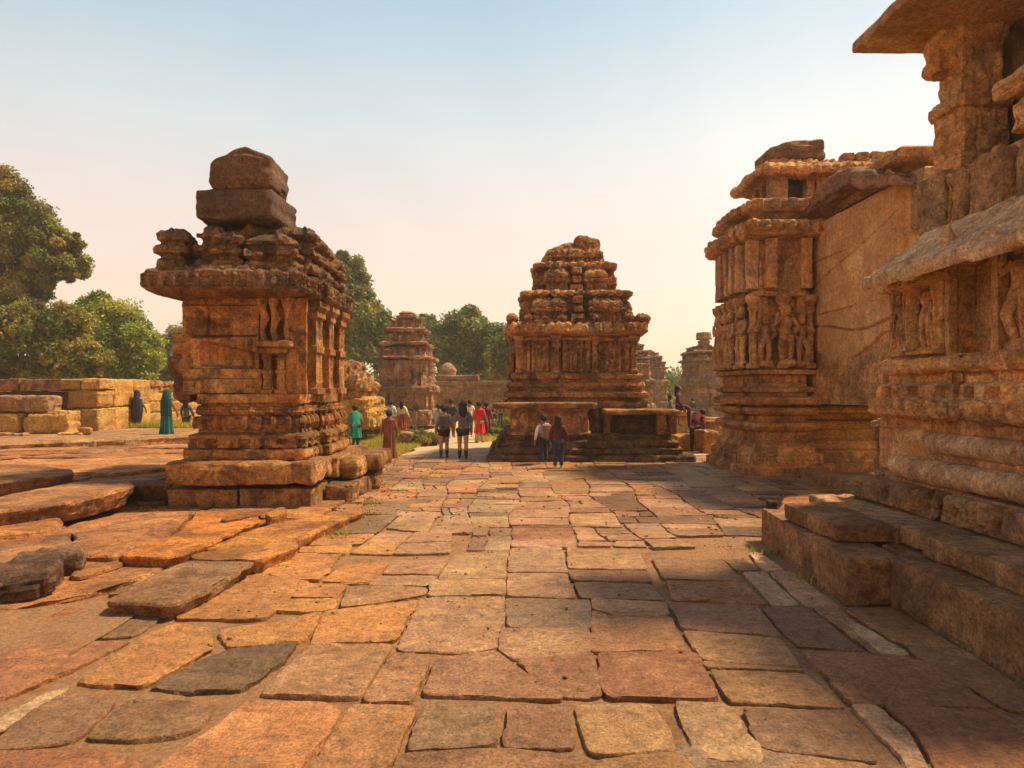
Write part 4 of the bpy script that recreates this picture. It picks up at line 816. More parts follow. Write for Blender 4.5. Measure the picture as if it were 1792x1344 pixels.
# ---------------- carved hall on the right (tower, smooth wall)
STAT=[]
def hall():
    t=thing('carved_hall','sandstone hall with a statue covered tower, roof kiosk and smooth side wall, right of centre','temple',(7,17,0))
    m=M['hall']
    tw=[(5.72,16.0),(6.95,16.0),(6.95,17.0),(9.5,17.0),(9.5,18.6),(5.72,18.6),(5.72,17.95),(5.62,17.95),(5.62,16.65),(5.72,16.65)]
    def cp(e,u,L,z,k):
        b=pil(z,.38,.2,.01); d=b*(.03*beads(u,.16,.5)-.03+.03*scroll(u,z,9,2))
        b=pil(z,2.25,.16,.01); d=d+b*(.05*beads(u,.18,.5)-.02); d=d+pil(z,1.72,.12,.01)*.02*scroll(u,z,9,5)
        return d+masonry(u,z,9,1.3,5,.014,.02,.012)
    pr=[(.34,-.05),(.34,.2),(.27,.24),(.24,.25),(.22,.5),(.17,.53),(.12,.55),(.10,.72),(.03,.78),(.0,.80),(.0,1.0),(.10,1.06),(.16,1.14),(.13,1.22),(-.06,1.27),(-.06,1.38),(.14,1.43),(.19,1.50),(.14,1.58),(-.06,1.60),(-.06,1.64),(.22,1.67),(.24,1.8),(.08,1.84),(-.02,1.86),(-.02,1.92),(.1,1.95),(.13,2.04),(.0,2.08),(-.03,2.1),(-.03,2.34),(.13,2.37),(.14,2.46),(.02,2.50)]
    mb=MB(); sweep(mb,tw,pr,cell=.035,cz=.028,carve=cp,amp=.008,seed=1,edges=(0,1,5,6,7,8,9)); mb.build('plinth',m,t)
    def cw(e,u,L,z,k):
        d=.018*scroll(u,z,6,2)
        if e==0:
            d=d+.13*caps(u,z,[(.02,2.6,.02,5,.1),(1.2,2.6,1.2,5,.1)])*7*.6
            n=pil(u,.62,.75,.03)*ss(2.6,2.64,z)*(1-ss(4.15,4.2,z)); d=d-n*.20+.06*pil(u,.3,.08)*n+.06*pil(u,.95,.08)*n
            d=d+.10*pil(z,4.25,.12,.02)-.05*pil(u,.65,.6,.02)*pil(z,4.85,.6,.02)+.05*pil(u,.65,.6,.02)*pil(z,4.85,.6,.02)*scroll(u,z,5,3)
        elif e in(5,7,9) or e==1:
            per=.62 if e==7 else .5
            c=(np.floor(u/per)+.5)*per
            n=ss(2.58,2.62,z)*(1-ss(4.1,4.15,z)); 
            fg=np.zeros_like(u)
            for kk in range(int(L/per)+1): 
                if kk%2==(0 if e==7 else 1): pass
            d=d-n*.14+n*(fg*2.0)+n*.12*pil(np.abs(((u/per)%1)-.5),.5,.16,.05)+n*.05*beads(u,.12,.5)
            up=ss(4.35,4.4,z)*(1-ss(5.3,5.35,z)); d=d-up*.12+up*.14*pil(np.abs(((u/per)%1)-.5),.5,.2,.06)+.03*up*scroll(u,z,9,7)
            d=d+.08*pil(z,4.22,.16,.02)+pil(z,4.22,.16,.02)*.04*beads(u,.13,.5)
        return d
    mb=MB(); sweep(mb,tw,[(-.06,2.48),(-.06,5.52)],cell=.024,cz=.026,carve=cw,amp=.009,seed=2,edges=(0,1,5,6,7,8,9)); wall=mb.build('wall',m,t)
    for i,(x,y) in enumerate(((5.6,15.9),(6.3,15.88),(6.95,15.95),(5.52,16.62),(5.52,17.1),(5.52,17.55),(5.52,18.0),(5.62,18.55))):
        mb=MB(); lathe(mb,(x,y,2.5),[(.13,0),(.13,.1),(.08,.14),(.075,.8),(.11,.84),(.11,.9),(.075,.95),(.07,1.3),(.11,1.4),(.08,1.45),(.15,1.58),(.15,1.7)],seg=16,sq=.5,amp=.02,freq=5,seed=i); mb.build('pillar',m,t).parent=wall
    def statue(x,y,z,h,dirx,diry,sd,t=t,wall=wall):
        r=random.Random(sd); mb=MB(); lat=(-diry,dirx); s=r.choice((-1,1))
        def q(a,b,c=0): return (x+lat[0]*a*h*s+dirx*c*h,y+lat[1]*a*h*s+diry*c*h,z+b*h)
        for pts,rd in (([q(0,.52),q(.02,.62),q(0,.72),q(0,.82)],[.1,.075,.1,.06]),([q(0,.86,.02),q(0,.92,.03),q(0,.99,.02),q(0,1.07,0)],[.055,.075,.07,.03]),
            ([q(-.05,.52),q(-.07,.28,.03),q(-.05,.0)],[.075,.055,.04]),([q(.05,.52),q(.13,.3,.06),q(.07,.02)],[.075,.055,.04]),
            ([q(-.11,.8),q(-.2,.64,.03),q(-.1,.52,.08)],[.045,.038,.03]),([q(.11,.8),q(.22,.68,.04),q(.17,.9,.06)],[.045,.038,.03]),([q(-.13,0,.02),q(.15,0,.02)],[.07,.07])):
            P=[np.array(p) for p in pts]; PP=[];RR=[]
            for i in range(len(P)-1):
                for k in range(4): PP.append(P[i]+(P[i+1]-P[i])*k/4); RR.append((rd[i]+(rd[i+1]-rd[i])*k/4)*h)
            PP.append(P[-1]); RR.append(rd[-1]*h*.7); PP=[P[0]-(P[1]-P[0])*.1]+PP; RR=[RR[0]*.4]+RR
            tube(mb,PP,RR,seg=14)
        for v in mb.v: v+=(.006*fbm(v*14,3,sd))[:,None]
        mb.build('statue',m,t).parent=wall
    STAT.append(statue)
    for i,(x,y) in enumerate(((5.66,16.1),(5.58,16.62),(5.56,17.05),(5.56,17.5),(5.56,17.95),(5.66,18.5),(6.05,15.94),(6.85,15.94))):
        mb=MB(); bb(mb,x-.13,x+.12,y-.12,y+.12,4.36,5.52,cell=.04,r=.02,amp=.012,seed=i+70); mb.build('upper_pillar',m,t).parent=wall
    statue(6.38,15.86,2.62,1.3,0,-1,1); statue(5.52,16.34,2.6,1.3,-1,0,2); statue(5.42,16.86,2.6,1.25,-1,0,3); statue(5.42,17.32,2.6,1.25,-1,0,4); statue(5.44,17.78,2.6,1.25,-1,0,5); statue(5.54,18.28,2.6,1.25,-1,0,8); statue(5.9,15.9,2.6,1.1,0,-1,6); statue(6.75,15.92,2.6,1.1,0,-1,7)
    def cc(e,u,L,z,k): return pil(z,5.78,.22,.02)*(.09*beads(u,.2,.6)-.05+.04*scroll(u,z,7,3))+(.08*beads(u,.3,.65)-.03)*pil(z,6.3,.22,.02)
    for i,pr in enumerate(([(.0,5.50),(.1,5.52),(.28,5.58),(.34,5.66),(.33,5.86),(.26,5.93),(.1,5.97),(-.3,6.02)],[(-.1,6.0),(.0,6.12),(.12,6.18),(.2,6.24),(.19,6.40),(.1,6.46),(-.3,6.5)])):
        mb=MB(); sweep(mb,tw,pr,cell=.035,cz=.03,carve=cc,amp=.02,seed=5+i,edges=(0,1,2,4,5,6,7,8,9)); mb.build('cornice',m,t)
    # roof kiosk
    mb=MB(); k0,k1,y0,y1=6.2,8.6,16.6,19.0
    for (a,b,c,d) in ((6.3,6.72,16.6,16.95),(7.18,7.38,16.62,16.9),(7.42,8.6,16.66,18),(6.3,6.5,17.2,17.4),(6.3,6.55,17.7,18)): 
        mb=MB(); bb(mb,a,b,c,d,6.42,7.22,cell=.06,r=.02,amp=.015,seed=int(a*10)); mb.build('kiosk_pillar' if b-a<1 else 'kiosk_wall',m,t)
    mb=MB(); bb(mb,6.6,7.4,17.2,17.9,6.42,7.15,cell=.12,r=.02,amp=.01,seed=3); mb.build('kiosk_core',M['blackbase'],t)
    mb=MB(); sweep(mb,rect(6.3,9.2,16.6,18),[(-.1,7.18),(.1,7.2),(.34,7.18),(.38,7.24),(.36,7.36),(.2,7.44),(.05,7.5),(.02,7.58),(-.3,7.6)],cell=.045,carve=lambda e,u,L,z,k:.05*scroll(u,z,4,3)+.03*beads(u,.2,.6),amp=.035,seed=9); mb.build('kiosk_roof',m,t)
    r=random.Random(5); mb=MB()
    for i in range(6): bb(mb,8.0+.35*i,8.3+.35*i,16.5,16.8,7.55,7.6+r.uniform(.08,.2),cell=.05,r=.03,amp=.02,seed=i)
    mb.build('parapet_block',m,t)
    def hump(P,h):
        P=P.copy(); k=np.clip(-P[:,0]/h[0]-.1,0,1); P[:,2]=np.where(P[:,2]>0,P[:,2]*(1-.85*k),P[:,2]); return P
    mb=MB(); rbox(mb,(6.95,17.2,7.87),(1.38,1.2,.56),cell=.05,r=.12,amp=.05,freq=1.6,seed=12,shape=hump); tag(mb.build('boulder',M['boulder']),'brown boulder lying on the roof kiosk of the carved hall','boulder')
    # recessed smooth wall
    W=[(7.25,12.6),(9.5,12.6),(9.5,17.1),(7.25,17.1)]
    def cs(e,u,L,z,k):
        # big slabs with slanting joints
        a=z-(3.05+.0*u); s1=-.09*(1-ss(0,.035,np.abs(z-(3.35+.12*np.sin(u*1.5)))))
        lens=ss(0,.03,z-(2.2+.55*np.clip(u-1.2,0,9)**1.5*0+.9-.5*np.sin(np.clip((u-0.6)/3.4,0,1)*3.14)))
        st=.006*np.sin((z*5+u*1.1+.4*fbm(np.stack([u,z,u*0],-1)*1.2,3,2))*9)*ss(3.2,3.5,z)
        return s1+.12*lens+0*st+masonry(u+.4,z,1.25,1.9,6,.014,.03,.02)-.04*(1-ss(0,.03,np.abs(z-(4.7+.25*(u-2)))))
    mb=MB(); sweep(mb,W,[(.0,2.5),(.0,5.85)],cell=.026,carve=cs,amp=.018,freq=1.2,col=(1,1,1),seed=14,edges=(3,0)); mb.build('smooth_wall',M['smooth'],t)
    def cb(e,u,L,z,k):
        d=pil(z,2.3,.3,.02)*(.06*beads(u,.17,.62)-.03); return d+pil(z,.42,.2,.01)*(.03*beads(u,.2,.5)+.03*scroll(u,z,8,2)-.03)+masonry(u,z,9,1.2,4,.014,.02,.01)
    pr2=[(a+.02,b) for a,b in pr[:22]]+[(.2,1.68),(.2,1.9),(.1,1.95),(.06,2.1),(.06,2.5),(.02,2.55)]
    mb=MB(); sweep(mb,W,pr2,cell=.035,cz=.028,carve=cb,amp=.008,seed=15,edges=(3,0)); mb.build('plinth',m,t)
    mb=MB(); bb(mb,6.5,7.0,12.0,17,-.02,.22,cell=.07,r=.04,amp=.04,seed=7); mb.build('footing',M['rough'],t)
    def arch(P,h):
        P=P.copy(); u=P[:,1]/h[1]; P[:,2]+=.22*np.cos(u*2.2)+.12*np.sin(u*3+1); return P
    mb=MB(); rbox(mb,(7.2,14.35,6.05),(1.0,4.3,.42),cell=.06,r=.14,amp=.09,freq=1.1,seed=31,shape=arch); tag(mb.build('coping_rock',M['boulder']),'long arched brown rock lying along the top of the smooth side wall','rock')
    mb=MB(); bb(mb,7.3,7.8,12.1,12.7,4.9,6.0,cell=.07,r=.05,amp=.04,seed=33); mb.build('projecting_block',m,t)
hall()
# ---------------- near porch building at the right edge
def porch():
    t=thing('carved_porch','close sandstone porch at the right edge with niche reliefs, sloping stone eave and roof pillar','temple',(5,7,0))
    m=M['porch']; r_=M['rough']
    # frieze course on the ledge
    def cf(e,u,L,z,k): return .07*np.clip(scroll(u,z,5,3),-.5,1)*pil(z,.8,.24,.03)
    def seg(plan,pr,name,mat,cv,edges=None,cell=.026,amp=.012,seed=0,cz=None):
        mb=MB(); sweep(mb,plan,pr,cell=cell,cz=cz or cell,carve=cv,amp=amp,seed=seed,edges=edges); return mb.build(name,mat,t)
    seg([(4.2,4.5),(5.5,4.5),(5.5,6.85),(4.2,6.85)],[(0,.6),(.02,.66),(.0,.9),(-.06,.97)],'frieze',r_,cf,(3,),seed=1)
    seg([(4.22,7.15),(5.5,7.15),(5.5,8.65),(4.22,8.65)],[(0,.6),(.04,.66),(.04,.84),(-.02,.88)],'frieze',r_,cf,(3,0),seed=2)
    seg([(4.42,4.5),(5.6,4.5),(5.6,8.55),(4.42,8.55)],[(0,.85),(.0,1.9)],'core_wall',m,lambda e,u,L,z,k:masonry(u,z,.5,1.2,3,.02,.05,.03),(3,2),seed=3,cell=.04)
    def torus(z,r,y0,y1,x,nm,sd):
        mb=MB(); ys=np.arange(y0,y1,.03); th=np.linspace(0,2*math.pi,29); V=np.zeros((len(ys),len(th),3))
        e=np.minimum(1,np.minimum(ys-y0+.01,y1-ys)/.10); rr=r*np.sqrt(np.clip(1-(1-e)**2,0,1))
        V[...,0]=x+np.cos(th)[None]*rr[:,None]; V[...,1]=ys[:,None]; V[...,2]=z+np.sin(th)[None]*rr[:,None]
        D=stone_disp(V,.011,2.6,sd)+ -.02*(1-ss(0,.02,np.abs(((ys+.3*sd)%1.15)-.5)))[:,None]; V[...,0]+=np.cos(th)[None]*D; V[...,2]+=np.sin(th)[None]*D
        mb.add(V.reshape(-1,3),grid_faces(len(ys),29)); mb.build(nm,M['eave'],t)
    torus(1.10,.14,4.4,8.2,4.42,'round_moulding',1); torus(1.42,.12,4.4,7.55,4.46,'round_moulding',2); torus(1.45,.13,7.6,8.3,4.5,'round_moulding',3)
    mb=MB(); rbox(mb,(4.75,8.62,1.28),(.7,.35,.85),cell=.035,r=.1,amp=.08,freq=2,seed=8,tilt=(-.1,0)); mb.build('broken_corner',M['rough'],t)
    # carved mouldings under the niches
    pl_=[(4.40,4.5),(5.6,4.5),(5.6,8.35),(4.40,8.35),(4.40,7.12),(4.52,7.12),(4.52,6.55),(4.40,6.55)]
    def cm(e,u,L,z,k):
        d=pil(z,1.80,.12,.015)*(.06*beads(u,.16,.6)-.03); h=pil(z,1.96,.08,.02)*pil(np.abs(((u/.46)%1)-.5),0,.3,.05); d=d-h*.12
        d=d+pil(z,2.12,.1,.01)*(.03*beads(u,.2,.4)-.02); return d+.02*scroll(u,z,7,4)
    seg(pl_,[(-.1,1.66),(.05,1.68),(.14,1.72),(.15,1.86),(.08,1.88),(.08,2.03),(.0,2.06),(-.02,2.08),(-.02,2.18),(.04,2.2),(.07,2.24),(.06,2.33),(-.02,2.36)],'carved_moulding',m,cm,(2,3,4,5,6,7),seed=5,amp=.010)
    # niche wall
    def cn(e,u,L,z,k):
        d=.012*scroll(u,z,8,3)
        if e==3: # u from y=8.3 towards camera
            d=d+jharokha(u,z,.2,.30,2.38,3.3,.09,None)+.03*np.clip(scroll(u,z,14,5),0,1)*pil(u,.2,.12)*pil(z,2.85,.6,.03)
            d=d+jharokha(u,z,.72,.62,2.38,3.32,.13,11)+.03*beads(u,.1,.5)*pil(u,.72,.4)*pil(z,3.1,.3,.02)
        if e in(7,):
            n=pil(u,1.4,2.0,.05)*pil(z,2.95,1.0,.05); d=d-n*.12+human(u,z,.62,2.45,1.0,15,1.6)*1.3+.02*scroll(u,z,5,2)*n
            d=d+human(u,z,1.9,2.45,1.0,17,1.6)*1.3
        return d
    pn=[(4.56,4.5),(5.6,4.5),(5.6,8.30),(4.50,8.30),(4.50,7.16),(4.68,7.16),(4.68,6.6),(4.56,6.6)]
    nw=seg(pn,[(-.02,2.34),(-.02,3.5)],'niche_wall',m,cn,(2,3,4,5,6,7),cell=.018,amp=.012,seed=6)
    STAT[0](4.44,7.58,2.42,.82,-1,0,12,t,nw); STAT[0](4.44,7.36,2.42,.6,-1,0,19,t,nw); STAT[0](4.44,8.08,2.45,.66,-1,0,13,t,nw); STAT[0](4.46,6.2,2.4,.98,-1,0,14,t,nw); STAT[0](4.46,5.72,2.4,.95,-1,0,18,t,nw)
    for y in (6.52,5.35):
        mb=MB(); bb(mb,4.42,4.54,y-.05,y+.05,2.36,3.3,cell=.025,r=.01,amp=.006,seed=int(y*50)); mb.build('pilaster',m,t)
    for y in (8.28,7.98,7.88,7.2):
        mb=MB(); bb(mb,4.40,4.5,y-.035,y+.035,2.36,3.32,cell=.025,r=.01,amp=.008,seed=int(y*50)); mb.build('pilaster',m,t)
    mb=MB(); bb(mb,4.2,4.7,7.0,8.42,3.30,3.38,cell=.03,r=.02,amp=.012,seed=3); bb(mb,4.3,4.6,8.0,8.44,3.18,3.24,cell=.03,r=.02,amp=.01,seed=4); bb(mb,4.26,4.6,7.35,7.6,3.38,3.5,cell=.03,r=.015,amp=.01,seed=5); mb.build('capital',m,t)
    # sloping eave
    mb=MB(); ys=np.arange(4.3,8.14,.03); 
    prof=np.array([(4.75,3.42),(4.4,3.36),(4.08,3.18),(4.03,3.16),(4.00,3.20),(4.01,3.30),(4.09,3.37),(4.2,3.42),(4.24,3.47),(4.3,3.5),(4.45,3.62),(4.6,3.75),(4.74,3.88),(4.86,3.92),(5.3,3.98)])
    k=np.linspace(0,len(prof)-1,70); pf=np.stack([np.interp(k,range(len(prof)),prof[:,0]),np.interp(k,range(len(prof)),prof[:,1])],1)
    V=np.zeros((len(ys),len(pf),3)); V[...,0]=pf[None,:,0]; V[...,2]=pf[None,:,1]; V[...,1]=ys[:,None]
    D=stone_disp(V,.014,2.4,4)+.010*fbm(V*5,4,2)+.022*ss(-.01,.03,fbm(V*np.array([2.4,1.2,2.4]),3,7)); V[...,2]+=D; V[...,0]-=D*.6; V[-1,:,2]-=.0; 
    mb.add(V.reshape(-1,3),grid_faces(len(ys),len(pf)))
    e=V[-1]; c=np.array([[4.7,8.12,3.6]]); mb.add(np.concatenate([e,c]),tris=[(i+1,i,len(pf)) for i in range(len(pf)-1)])
    mb.build('eave',M['eave'],t)
    mb=MB(); lathe(mb,(4.28,7.0,3.42),[(.09,0),(.07,.06),(.09,.1),(.05,.18),(.02,.26)],seg=12,amp=.02,freq=6,seed=3,cell=.03); mb.build('eave_finial',M['eave'],t)
    mb=MB(); bb(mb,4.05,4.12,6.0,6.3,3.3,3.42,cell=.03,r=.03,amp=.02,seed=3); bb(mb,4.2,4.5,4.9,5.6,3.48,3.62,cell=.03,r=.06,amp=.04,seed=4); mb.build('eave_knob',M['eave'],t)
    # parapet blocks over the eave
    for (y0,y1,z1,x0) in ((7.85,8.35,4.55,4.78),(7.45,7.8,4.5,4.72),(6.85,7.4,4.48,4.72),(6.3,6.8,4.5,4.8)):
        mb=MB(); bb(mb,x0,x0+.6,y0,y1,3.85,z1,cell=.035,r=.05,amp=.035,seed=int(y0*10)); mb.build('parapet_block',r_,t)
    # roof pillar
    def cpil(e,u,L,z,k): return .03*pil(z,5.28,.1,.02)+.02*scroll(u,z,6,2)-.03*(1-ss(0,.03,np.abs(u-L*.35)))*(1-ss(5.2,5.25,z))
    seg(rect(4.92,5.42,7.75,8.2),[(.02,4.4),(.02,5.2),(.05,5.25),(.05,5.33),(-.02,5.4),(-.02,5.95)],'roof_pillar',m,cpil,None,seed=8,amp=.02)
    mb=MB(); rbox(mb,(4.86,8.0,5.92),(.38,.34,.56),cell=.03,r=.12,amp=.05,freq=3,seed=41,tilt=(0,.15)); rbox(mb,(5.2,8.0,6.15),(.6,.5,.5),cell=.04,r=.08,amp=.04,seed=42); mb.build('bracket',m,t)
    mb=MB(); rbox(mb,(5.17,7.55,6.22),(2.3,1.8,.13),cell=.05,r=.03,amp=.012,freq=1.5,seed=43); mb.build('roof_slab',m,t)
    mb=MB(); bb(mb,5.5,6.0,5.6,8.25,4.2,6.15,cell=.12,r=.03,amp=.02,seed=44); mb.build('shaded_void_wall',M['blackbase'],t)  # dark colour stands in for the shaded void behind the pillar
    for i,(x0,y0,y1,z0,z1) in enumerate(((4.95,4.5,7.25,3.95,4.55),(4.88,4.5,7.05,4.58,4.95),(4.8,4.5,7.15,4.98,5.2),(4.92,5.6,6.75,5.23,5.65),(5.0,5.7,6.55,5.68,6.1))):
        mb=MB(); bb(mb,x0,x0+.6,y0,y1,z0,z1,cell=.045,r=.07,amp=.05,freq=2,seed=50+i); mb.build('stacked_course',m,t)
    t.location.x+=.18
porch()
def beams():
    G='long rough blocks along the foot of the porch'
    L=[('long rough kerb block with a black shadowed end face, lowest in front of the porch',(3.1,3.62,6.3,8.95,-.02,.45)),
       ('long lower course block running out of the frame at the right, under another block',(3.47,4.5,2.9,6.28,-.02,.46)),
       ('pale topped block lying on the kerb block with the black end face',(3.25,3.86,6.87,8.2,.455,.65)),
       ('short block wedged between the pale topped block and the upper course',(3.88,4.5,6.35,6.9,.46,.655)),
       ('long upper course block under the carved frieze at the right edge',(3.78,4.6,2.9,6.3,.465,.66))]
    for i,(l,(x0,x1,y0,y1,z0,z1)) in enumerate(L):
        mb=MB(); rbox(mb,((x0+x1)/2+(.08 if i==0 else 0),(y0+y1)/2,(z0+z1)/2),(x1-x0,y1-y0,z1-z0),rz=-.07 if i==0 else 0,cell=.03,r=.022,amp=.014,freq=2,seed=200+i); tag(mb.build('stone_block',M['rough']),l,'stone block',G)
    mb=MB(); bb(mb,3.85,5.2,6.9,8.9,.0,.64,cell=.06,r=.05,amp=.03,seed=210); bb(mb,3.7,5.2,3.0,6.9,.0,.45,cell=.08,r=.05,amp=.02,seed=211); tag(mb.build('porch_terrace',M['rough']),'broad paved ledge between the front blocks and the carved frieze of the porch','ledge')
    mb=MB(); bb(mb,3.38,3.54,9.0,9.15,.0,.55,cell=.03,r=.04,amp=.03,seed=212); tag(mb.build('stone_post',M['blackbase']),'short dark upright stone stub behind the far end of the kerb block','stone stub')
    o=put_slab([(1356,905),(1372,870),(1440,862),(1530,872),(1560,905),(1420,925)],.24,.24,'cracked low slab between the stone stub and the smooth wall footing',(.85,.62,.48),213,group=None,cell=.04)
    mb=MB(); rbox(mb,(4.42,8.98,.3),(.7,.5,.26),cell=.04,r=.1,amp=.04,seed=214,rz=.5); tag(mb.build('rock',M['eave']),'small pale rounded rock at the left end of the carved frieze','rock')
beams()
# ---------------- vegetation
def leaves(mb,cent,n,rad,size,cols,seed,flat=.8,shell=.55):
    r=np.random.RandomState(seed); cent=np.array(cent)
    k=r.randint(0,len(cent),n); d=r.normal(size=(n,3)); d/=np.linalg.norm(d,axis=1,keepdims=True)
    rr=(.2+1.25*r.rand(n)**.8+.15*r.normal(size=n))*cent[k,3]; d[:,2]*=flat; p=cent[k,:3]+d*rr[:,None]
    a=r.normal(size=(n,3)); a+=d*.6; a[:,2]+=.5; a/=np.linalg.norm(a,axis=1,keepdims=True)
    b=np.cross(a,r.normal(size=(n,3))); b/=np.linalg.norm(b,axis=1,keepdims=True); c=np.cross(a,b)
    s=size*(.6+.8*r.rand(n))[:,None]
    V=np.stack([p-b*s*.9,p-c*s*.45+a*s*.1,p+b*s*.9,p+c*s*.45+a*s*.1],1)
    cc=np.array(cols); ci=(r.rand(len(cent))*len(cc)).astype(int); C=cc[ci[k]]*(.85+.6*r.rand(n))[:,None]*np.array([.98,.88,.85])
    C=np.repeat(C[:,None],4,1)
    mb.add(V.reshape(-1,3),np.arange(n*4).reshape(-1,4),col=C.reshape(-1,3))
def tree(base,blobs,label,seed,nleaf,size,cols,trunk=.35,sub=26,limbs=True,fork=None,group='trees around the ruins',subr=(.2,.4)):
    r=random.Random(seed); t=thing('tree',label,'tree',base,group)
    cl=[]
    for (x,y,z,R) in blobs:
        for k in range(int(sub*1.7)):
            while 1:
                d=np.array([r.gauss(0,1) for _ in range(3)]); d/=np.linalg.norm(d)
                if d[2]>-.55: break
            q=R*r.uniform(.35,.92); s=R*r.uniform(*subr)*.85; cl.append((x+d[0]*q,y+d[1]*q,z+d[2]*q*.9,s))
    mb=MB(); leaves(mb,cl,nleaf,None,size,cols,seed); mb.build('crown',M['leaf'],t)
    mb=MB(); b=np.array(base,float); f=np.array(fork if fork is not None else (b[0],b[1],b[2]+(min(z for _,_,z,_ in blobs)-b[2])*.7))
    def limb(a,c,r0,r1,n=9,wig=.06):
        a=np.array(a,float); c=np.array(c,float); L=np.linalg.norm(c-a); P=[]
        for i in range(n):
            s=i/(n-1); q=a+(c-a)*s; q[2]+=L*.10*math.sin(s*math.pi); P.append(q+np.array([r.uniform(-1,1) for _ in range(3)])*L*wig*math.sin(s*math.pi))
        tube(mb,P,[r0+(r1-r0)*i/(n-1) for i in range(n)],seg=8); return P
    limb(b-np.array([0,0,.3]),f,trunk*1.25,trunk*.8,wig=.02)
    for (x,y,z,R) in blobs:
        P=limb(f,(x,y,z),trunk*.5,trunk*.16)
        for k in range(7):
            c=cl[r.randrange(len(cl))]; 
            cand=[q for q in cl if (q[0]-x)**2+(q[1]-y)**2+(q[2]-z)**2<R*R*1.1]; c=r.choice(cand); limb(P[r.randrange(4,9)],c[:3],trunk*.16,trunk*.04,n=6)
    mb.build('trunk',M['bark'],t)
    return t
def P(x,y,Y): 
    q=at(x,y,Y); return q
GR=[(0.15, 0.195, 0.038), (0.225, 0.255, 0.045), (0.105, 0.15, 0.03), (0.3, 0.285, 0.06), (0.18, 0.18, 0.045)]
GO=[(0.26, 0.235, 0.045), (0.195, 0.18, 0.038), (0.32, 0.27, 0.06), (0.135, 0.135, 0.03)]
GB=[(0.24, 0.33, 0.045), (0.33, 0.405, 0.06), (0.15, 0.24, 0.038), (0.39, 0.42, 0.075)]
GD=[(0.15, 0.21, 0.075), (0.21, 0.255, 0.09), (0.27, 0.285, 0.105), (0.105, 0.165, 0.06)]
def blob(x,y,Y,rp): q=P(x,y,Y); return (q[0],q[1],q[2],rp*Y/F)
def veg():
    Y=44
    tree((P(-10,700,Y)[0],Y,0),[blob(0,345,Y,55),blob(60,400,Y,55),blob(105,455,Y,45),blob(20,440,Y,45),blob(-60,430,Y,80),blob(40,520,Y,45),blob(-70,330,Y,60),blob(125,480,Y,28),blob(25,380,Y,50),blob(80,430,Y,40),blob(15,500,Y,50),blob(70,490,Y,38),blob(115,425,Y,26)],'tall spreading tree at the left edge, limbs and sky showing through its crown',1,100000,.125,GO+GO+GR,.5,sub=15,fork=P(10,545,Y),subr=(.16,.34))
    Y=40
    tree((P(30,700,Y)[0],Y,0),[blob(0,590,Y,60),blob(70,600,Y,60),blob(120,615,Y,45),blob(50,560,Y,40),blob(-80,600,Y,70),blob(120,565,Y,38),blob(160,630,Y,30),blob(20,650,Y,45),blob(90,655,Y,40),blob(140,655,Y,30),blob(-50,650,Y,50)],'dense olive bushy tree below the tall spreading tree at the left edge',2,95000,.12,GO+GR+[(.36,.33,.07)],.3,sub=24)
    Y=48
    tree((P(220,690,Y)[0],Y,0),[blob(200,580,Y,62),blob(175,545,Y,35),blob(235,590,Y,45),blob(160,620,Y,50),blob(255,630,Y,32),blob(215,630,Y,50),blob(190,655,Y,35),blob(245,655,Y,30)],'rounded bright green tree between the olive tree and the left shrine',3,85000,.13,GB,.35,sub=26)
    Y=70
    tree((P(285,690,Y)[0],Y,0),[blob(290,620,Y,42),blob(320,610,Y,45),blob(270,655,Y,35)],'darker green tree peeping out just left of the left shrine',4,18000,.26,GD,.35,sub=20)
    Y=62
    tree((P(628,690,Y)[0],Y,0),[blob(612,480,Y,32),blob(630,510,Y,26),blob(600,540,Y,50),blob(640,565,Y,45),blob(620,610,Y,60),blob(660,610,Y,40),blob(600,450,Y,12),blob(585,590,Y,50)],'tall uneven tree directly right of the left shrine',5,52000,.22,GD+GR,.4,sub=20,subr=(.2,.38))
    Y=72
    tree((P(720,690,Y)[0],Y,0),[blob(730,600,Y,45),blob(690,590,Y,38),blob(745,570,Y,20),blob(700,640,Y,50)],'leafy tree behind the distant drum capped shrine',6,34000,.26,GD,.4,sub=22)
    Y=66
    tree((P(815,690,Y)[0],Y,0),[blob(815,590,Y,52),blob(775,610,Y,45),blob(850,600,Y,42),blob(800,640,Y,55),blob(860,645,Y,45),blob(825,560,Y,26)],'broad domed tree left of the central temple spire',7,60000,.22,GD+GR,.5,sub=24)
    Y=60
    tree((P(905,690,Y)[0],Y,0),[blob(905,600,Y,40),blob(880,625,Y,32),blob(910,640,Y,50)],'green tree partly hidden by the central temple, at its left side',8,26000,.22,GD+GR,.4,sub=22)
    for i,(x,y,Y,rp,l) in enumerate(((1165,672,120,22,'faint hazy tree right behind the slim turret'),(1190,676,125,22,'faint hazy tree midway in the gap between temple and hall'),(1215,680,118,24,'faint hazy tree close to the hazy ruined tower'),(1140,672,130,26,'faint hazy tree behind the stepped tower'))):
        tree((P(x,690,Y)[0],Y,0),[blob(x,y,Y,rp),blob(x-14,y+8,Y,rp*.7),blob(x+15,y+6,Y,rp*.7)],l,20+i,9000,.45,GD,.4,sub=12)
    # undergrowth behind the walls: one mass nobody could count
    r=np.random.RandomState(5); cl=[]
    for i in range(420):
        x=r.uniform(-70,60); Y=r.uniform(70,100); cl.append((x,Y,r.uniform(.3,3.2),r.uniform(.8,2.2)))
    mb=MB(); leaves(mb,cl,60000,None,.34,GD,9); tag(mb.build('undergrowth',M['leaf']),kind='stuff')
